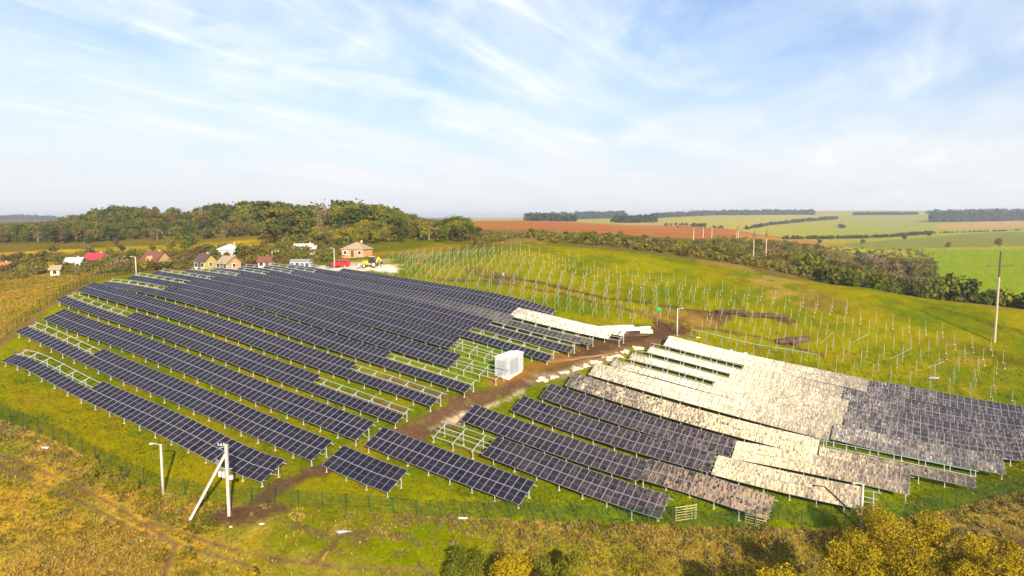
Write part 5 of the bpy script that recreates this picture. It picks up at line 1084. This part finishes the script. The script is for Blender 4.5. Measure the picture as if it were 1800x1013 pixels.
# ------------------------------------------------------------------ workers
def person(u, v, label, coat, trou, bend=0., rz=0., reach=.5):
    g = hit(u, v); root = empty('person', g, rz); tag(root, label, 'person')
    c, s = math.cos(bend), math.sin(bend); hip = Vector((0, 0, .92))
    def up(dx, dz): return hip + Vector((dx * c + dz * s, 0, dz * c - dx * s))
    J = {'pel': hip, 'chest': up(0, .38), 'neck': up(0, .56), 'head': up(.03, .72), 'crown': up(.03, .84)}
    V = [J['pel'], J['chest'], J['neck'], J['head'], J['crown']]; Rr = [.15, .17, .065, .10, .075]; E = [(0, 1), (1, 2), (2, 3), (3, 4)]
    for sg in (-1, 1):
        i = len(V); V += [J['pel'] + Vector((0, sg * .1, -.06)), Vector((.05 + sg * .06, sg * .12, .48)), Vector((sg * .1, sg * .13, .07)), Vector((sg * .1 + .17, sg * .13, .03))]; Rr += [.1, .07, .05, .045]; E += [(0, i), (i, i + 1), (i + 1, i + 2), (i + 2, i + 3)]
        i = len(V); sh = up(0, .47) + Vector((0, sg * .19, 0)); el = sh + Vector((.12 + .1 * reach, sg * .05, -.26)); ha = el + Vector((.24 * reach + .05, 0, -.2)); V += [sh, el, ha, ha + Vector((.08, 0, -.06))]; Rr += [.065, .05, .036, .03]; E += [(1, i), (i, i + 1), (i + 1, i + 2), (i + 2, i + 3)]
    bm = bmesh.new(); lay = bm.verts.layers.skin.verify(); bv = [bm.verts.new(p) for p in V]
    for q, w_ in enumerate(bv): w_[lay].radius = (Rr[q], Rr[q]); w_[lay].use_root = (q == 0)
    for e0, e1 in E: bm.edges.new((bv[e0], bv[e1]))
    me = bpy.data.meshes.new('body'); bm.to_mesh(me); bm.free()
    o = link('body', me, root); o.modifiers.new('skin', 'SKIN'); o.modifiers.new('sub', 'SUBSURF').levels = 1
    m, n, l, out = newmat('worker_clothes'); tc = N(n, 'ShaderNodeTexCoord'); sp = N(n, 'ShaderNodeSeparateXYZ'); l.new(tc.outputs['Object'], sp.inputs[0])
    st = N(n, 'ShaderNodeMath', operation='GREATER_THAN', inp={1: .95}); l.new(sp.outputs['Z'], st.inputs[0]); mx = N(n, 'ShaderNodeMix', data_type='RGBA', inp={'A': (*trou, 1), 'B': (*coat, 1)}); l.new(st.outputs[0], mx.inputs['Factor'])
    b = N(n, 'ShaderNodeBsdfPrincipled', inp={'Roughness': .9}); l.new(mx.outputs['Result'], b.inputs['Base Color']); l.new(b.outputs[0], out.inputs['Surface']); me.materials.append(m)
    mb = MB(); hd = J['head']
    bm = bmesh.new(); bmesh.ops.create_uvsphere(bm, u_segments=10, v_segments=7, radius=.115)
    hm = bpy.data.meshes.new('cap'); bm.to_mesh(hm); bm.free(); hm.materials.append(solid('cap_cloth', coat, .9)); ho = link('cap', hm, root, J['crown'] - Vector((0, 0, .01))); ho.scale = (1, .9, .7)
person(872, 490, 'worker in dark clothes bending over the cable trench, left of two', (.03, .03, .06), (.02, .02, .03), .7, 0.4)
person(886, 491, 'worker in dark clothes with pale top at the cable trench, right of two', (.5, .48, .45), (.03, .03, .07), .5, 2.6)
person(735, 471, 'worker in a pinkish red jacket among the racks below the wood', (.55, .10, .08), (.03, .03, .05), .2, 1.0)

# ------------------------------------------------------------------ air
mb = MB(); zlo, zhi = -40.0, 80.0; mb.box((0, 1400, (zlo + zhi) / 2), (27000, 27000, zhi - zlo))
m, n, l, out = newmat('thin_haze'); pv = N(n, 'ShaderNodeVolumePrincipled', inp={'Color': (.80, .86, 1.0, 1), 'Density': .00017, 'Anisotropy': .2}); l.new(pv.outputs[0], out.inputs['Volume'])
hz_ = mb.build('haze', m); hz_['kind'] = 'stuff'; hz_['label'] = 'thin pale haze over the far fields'
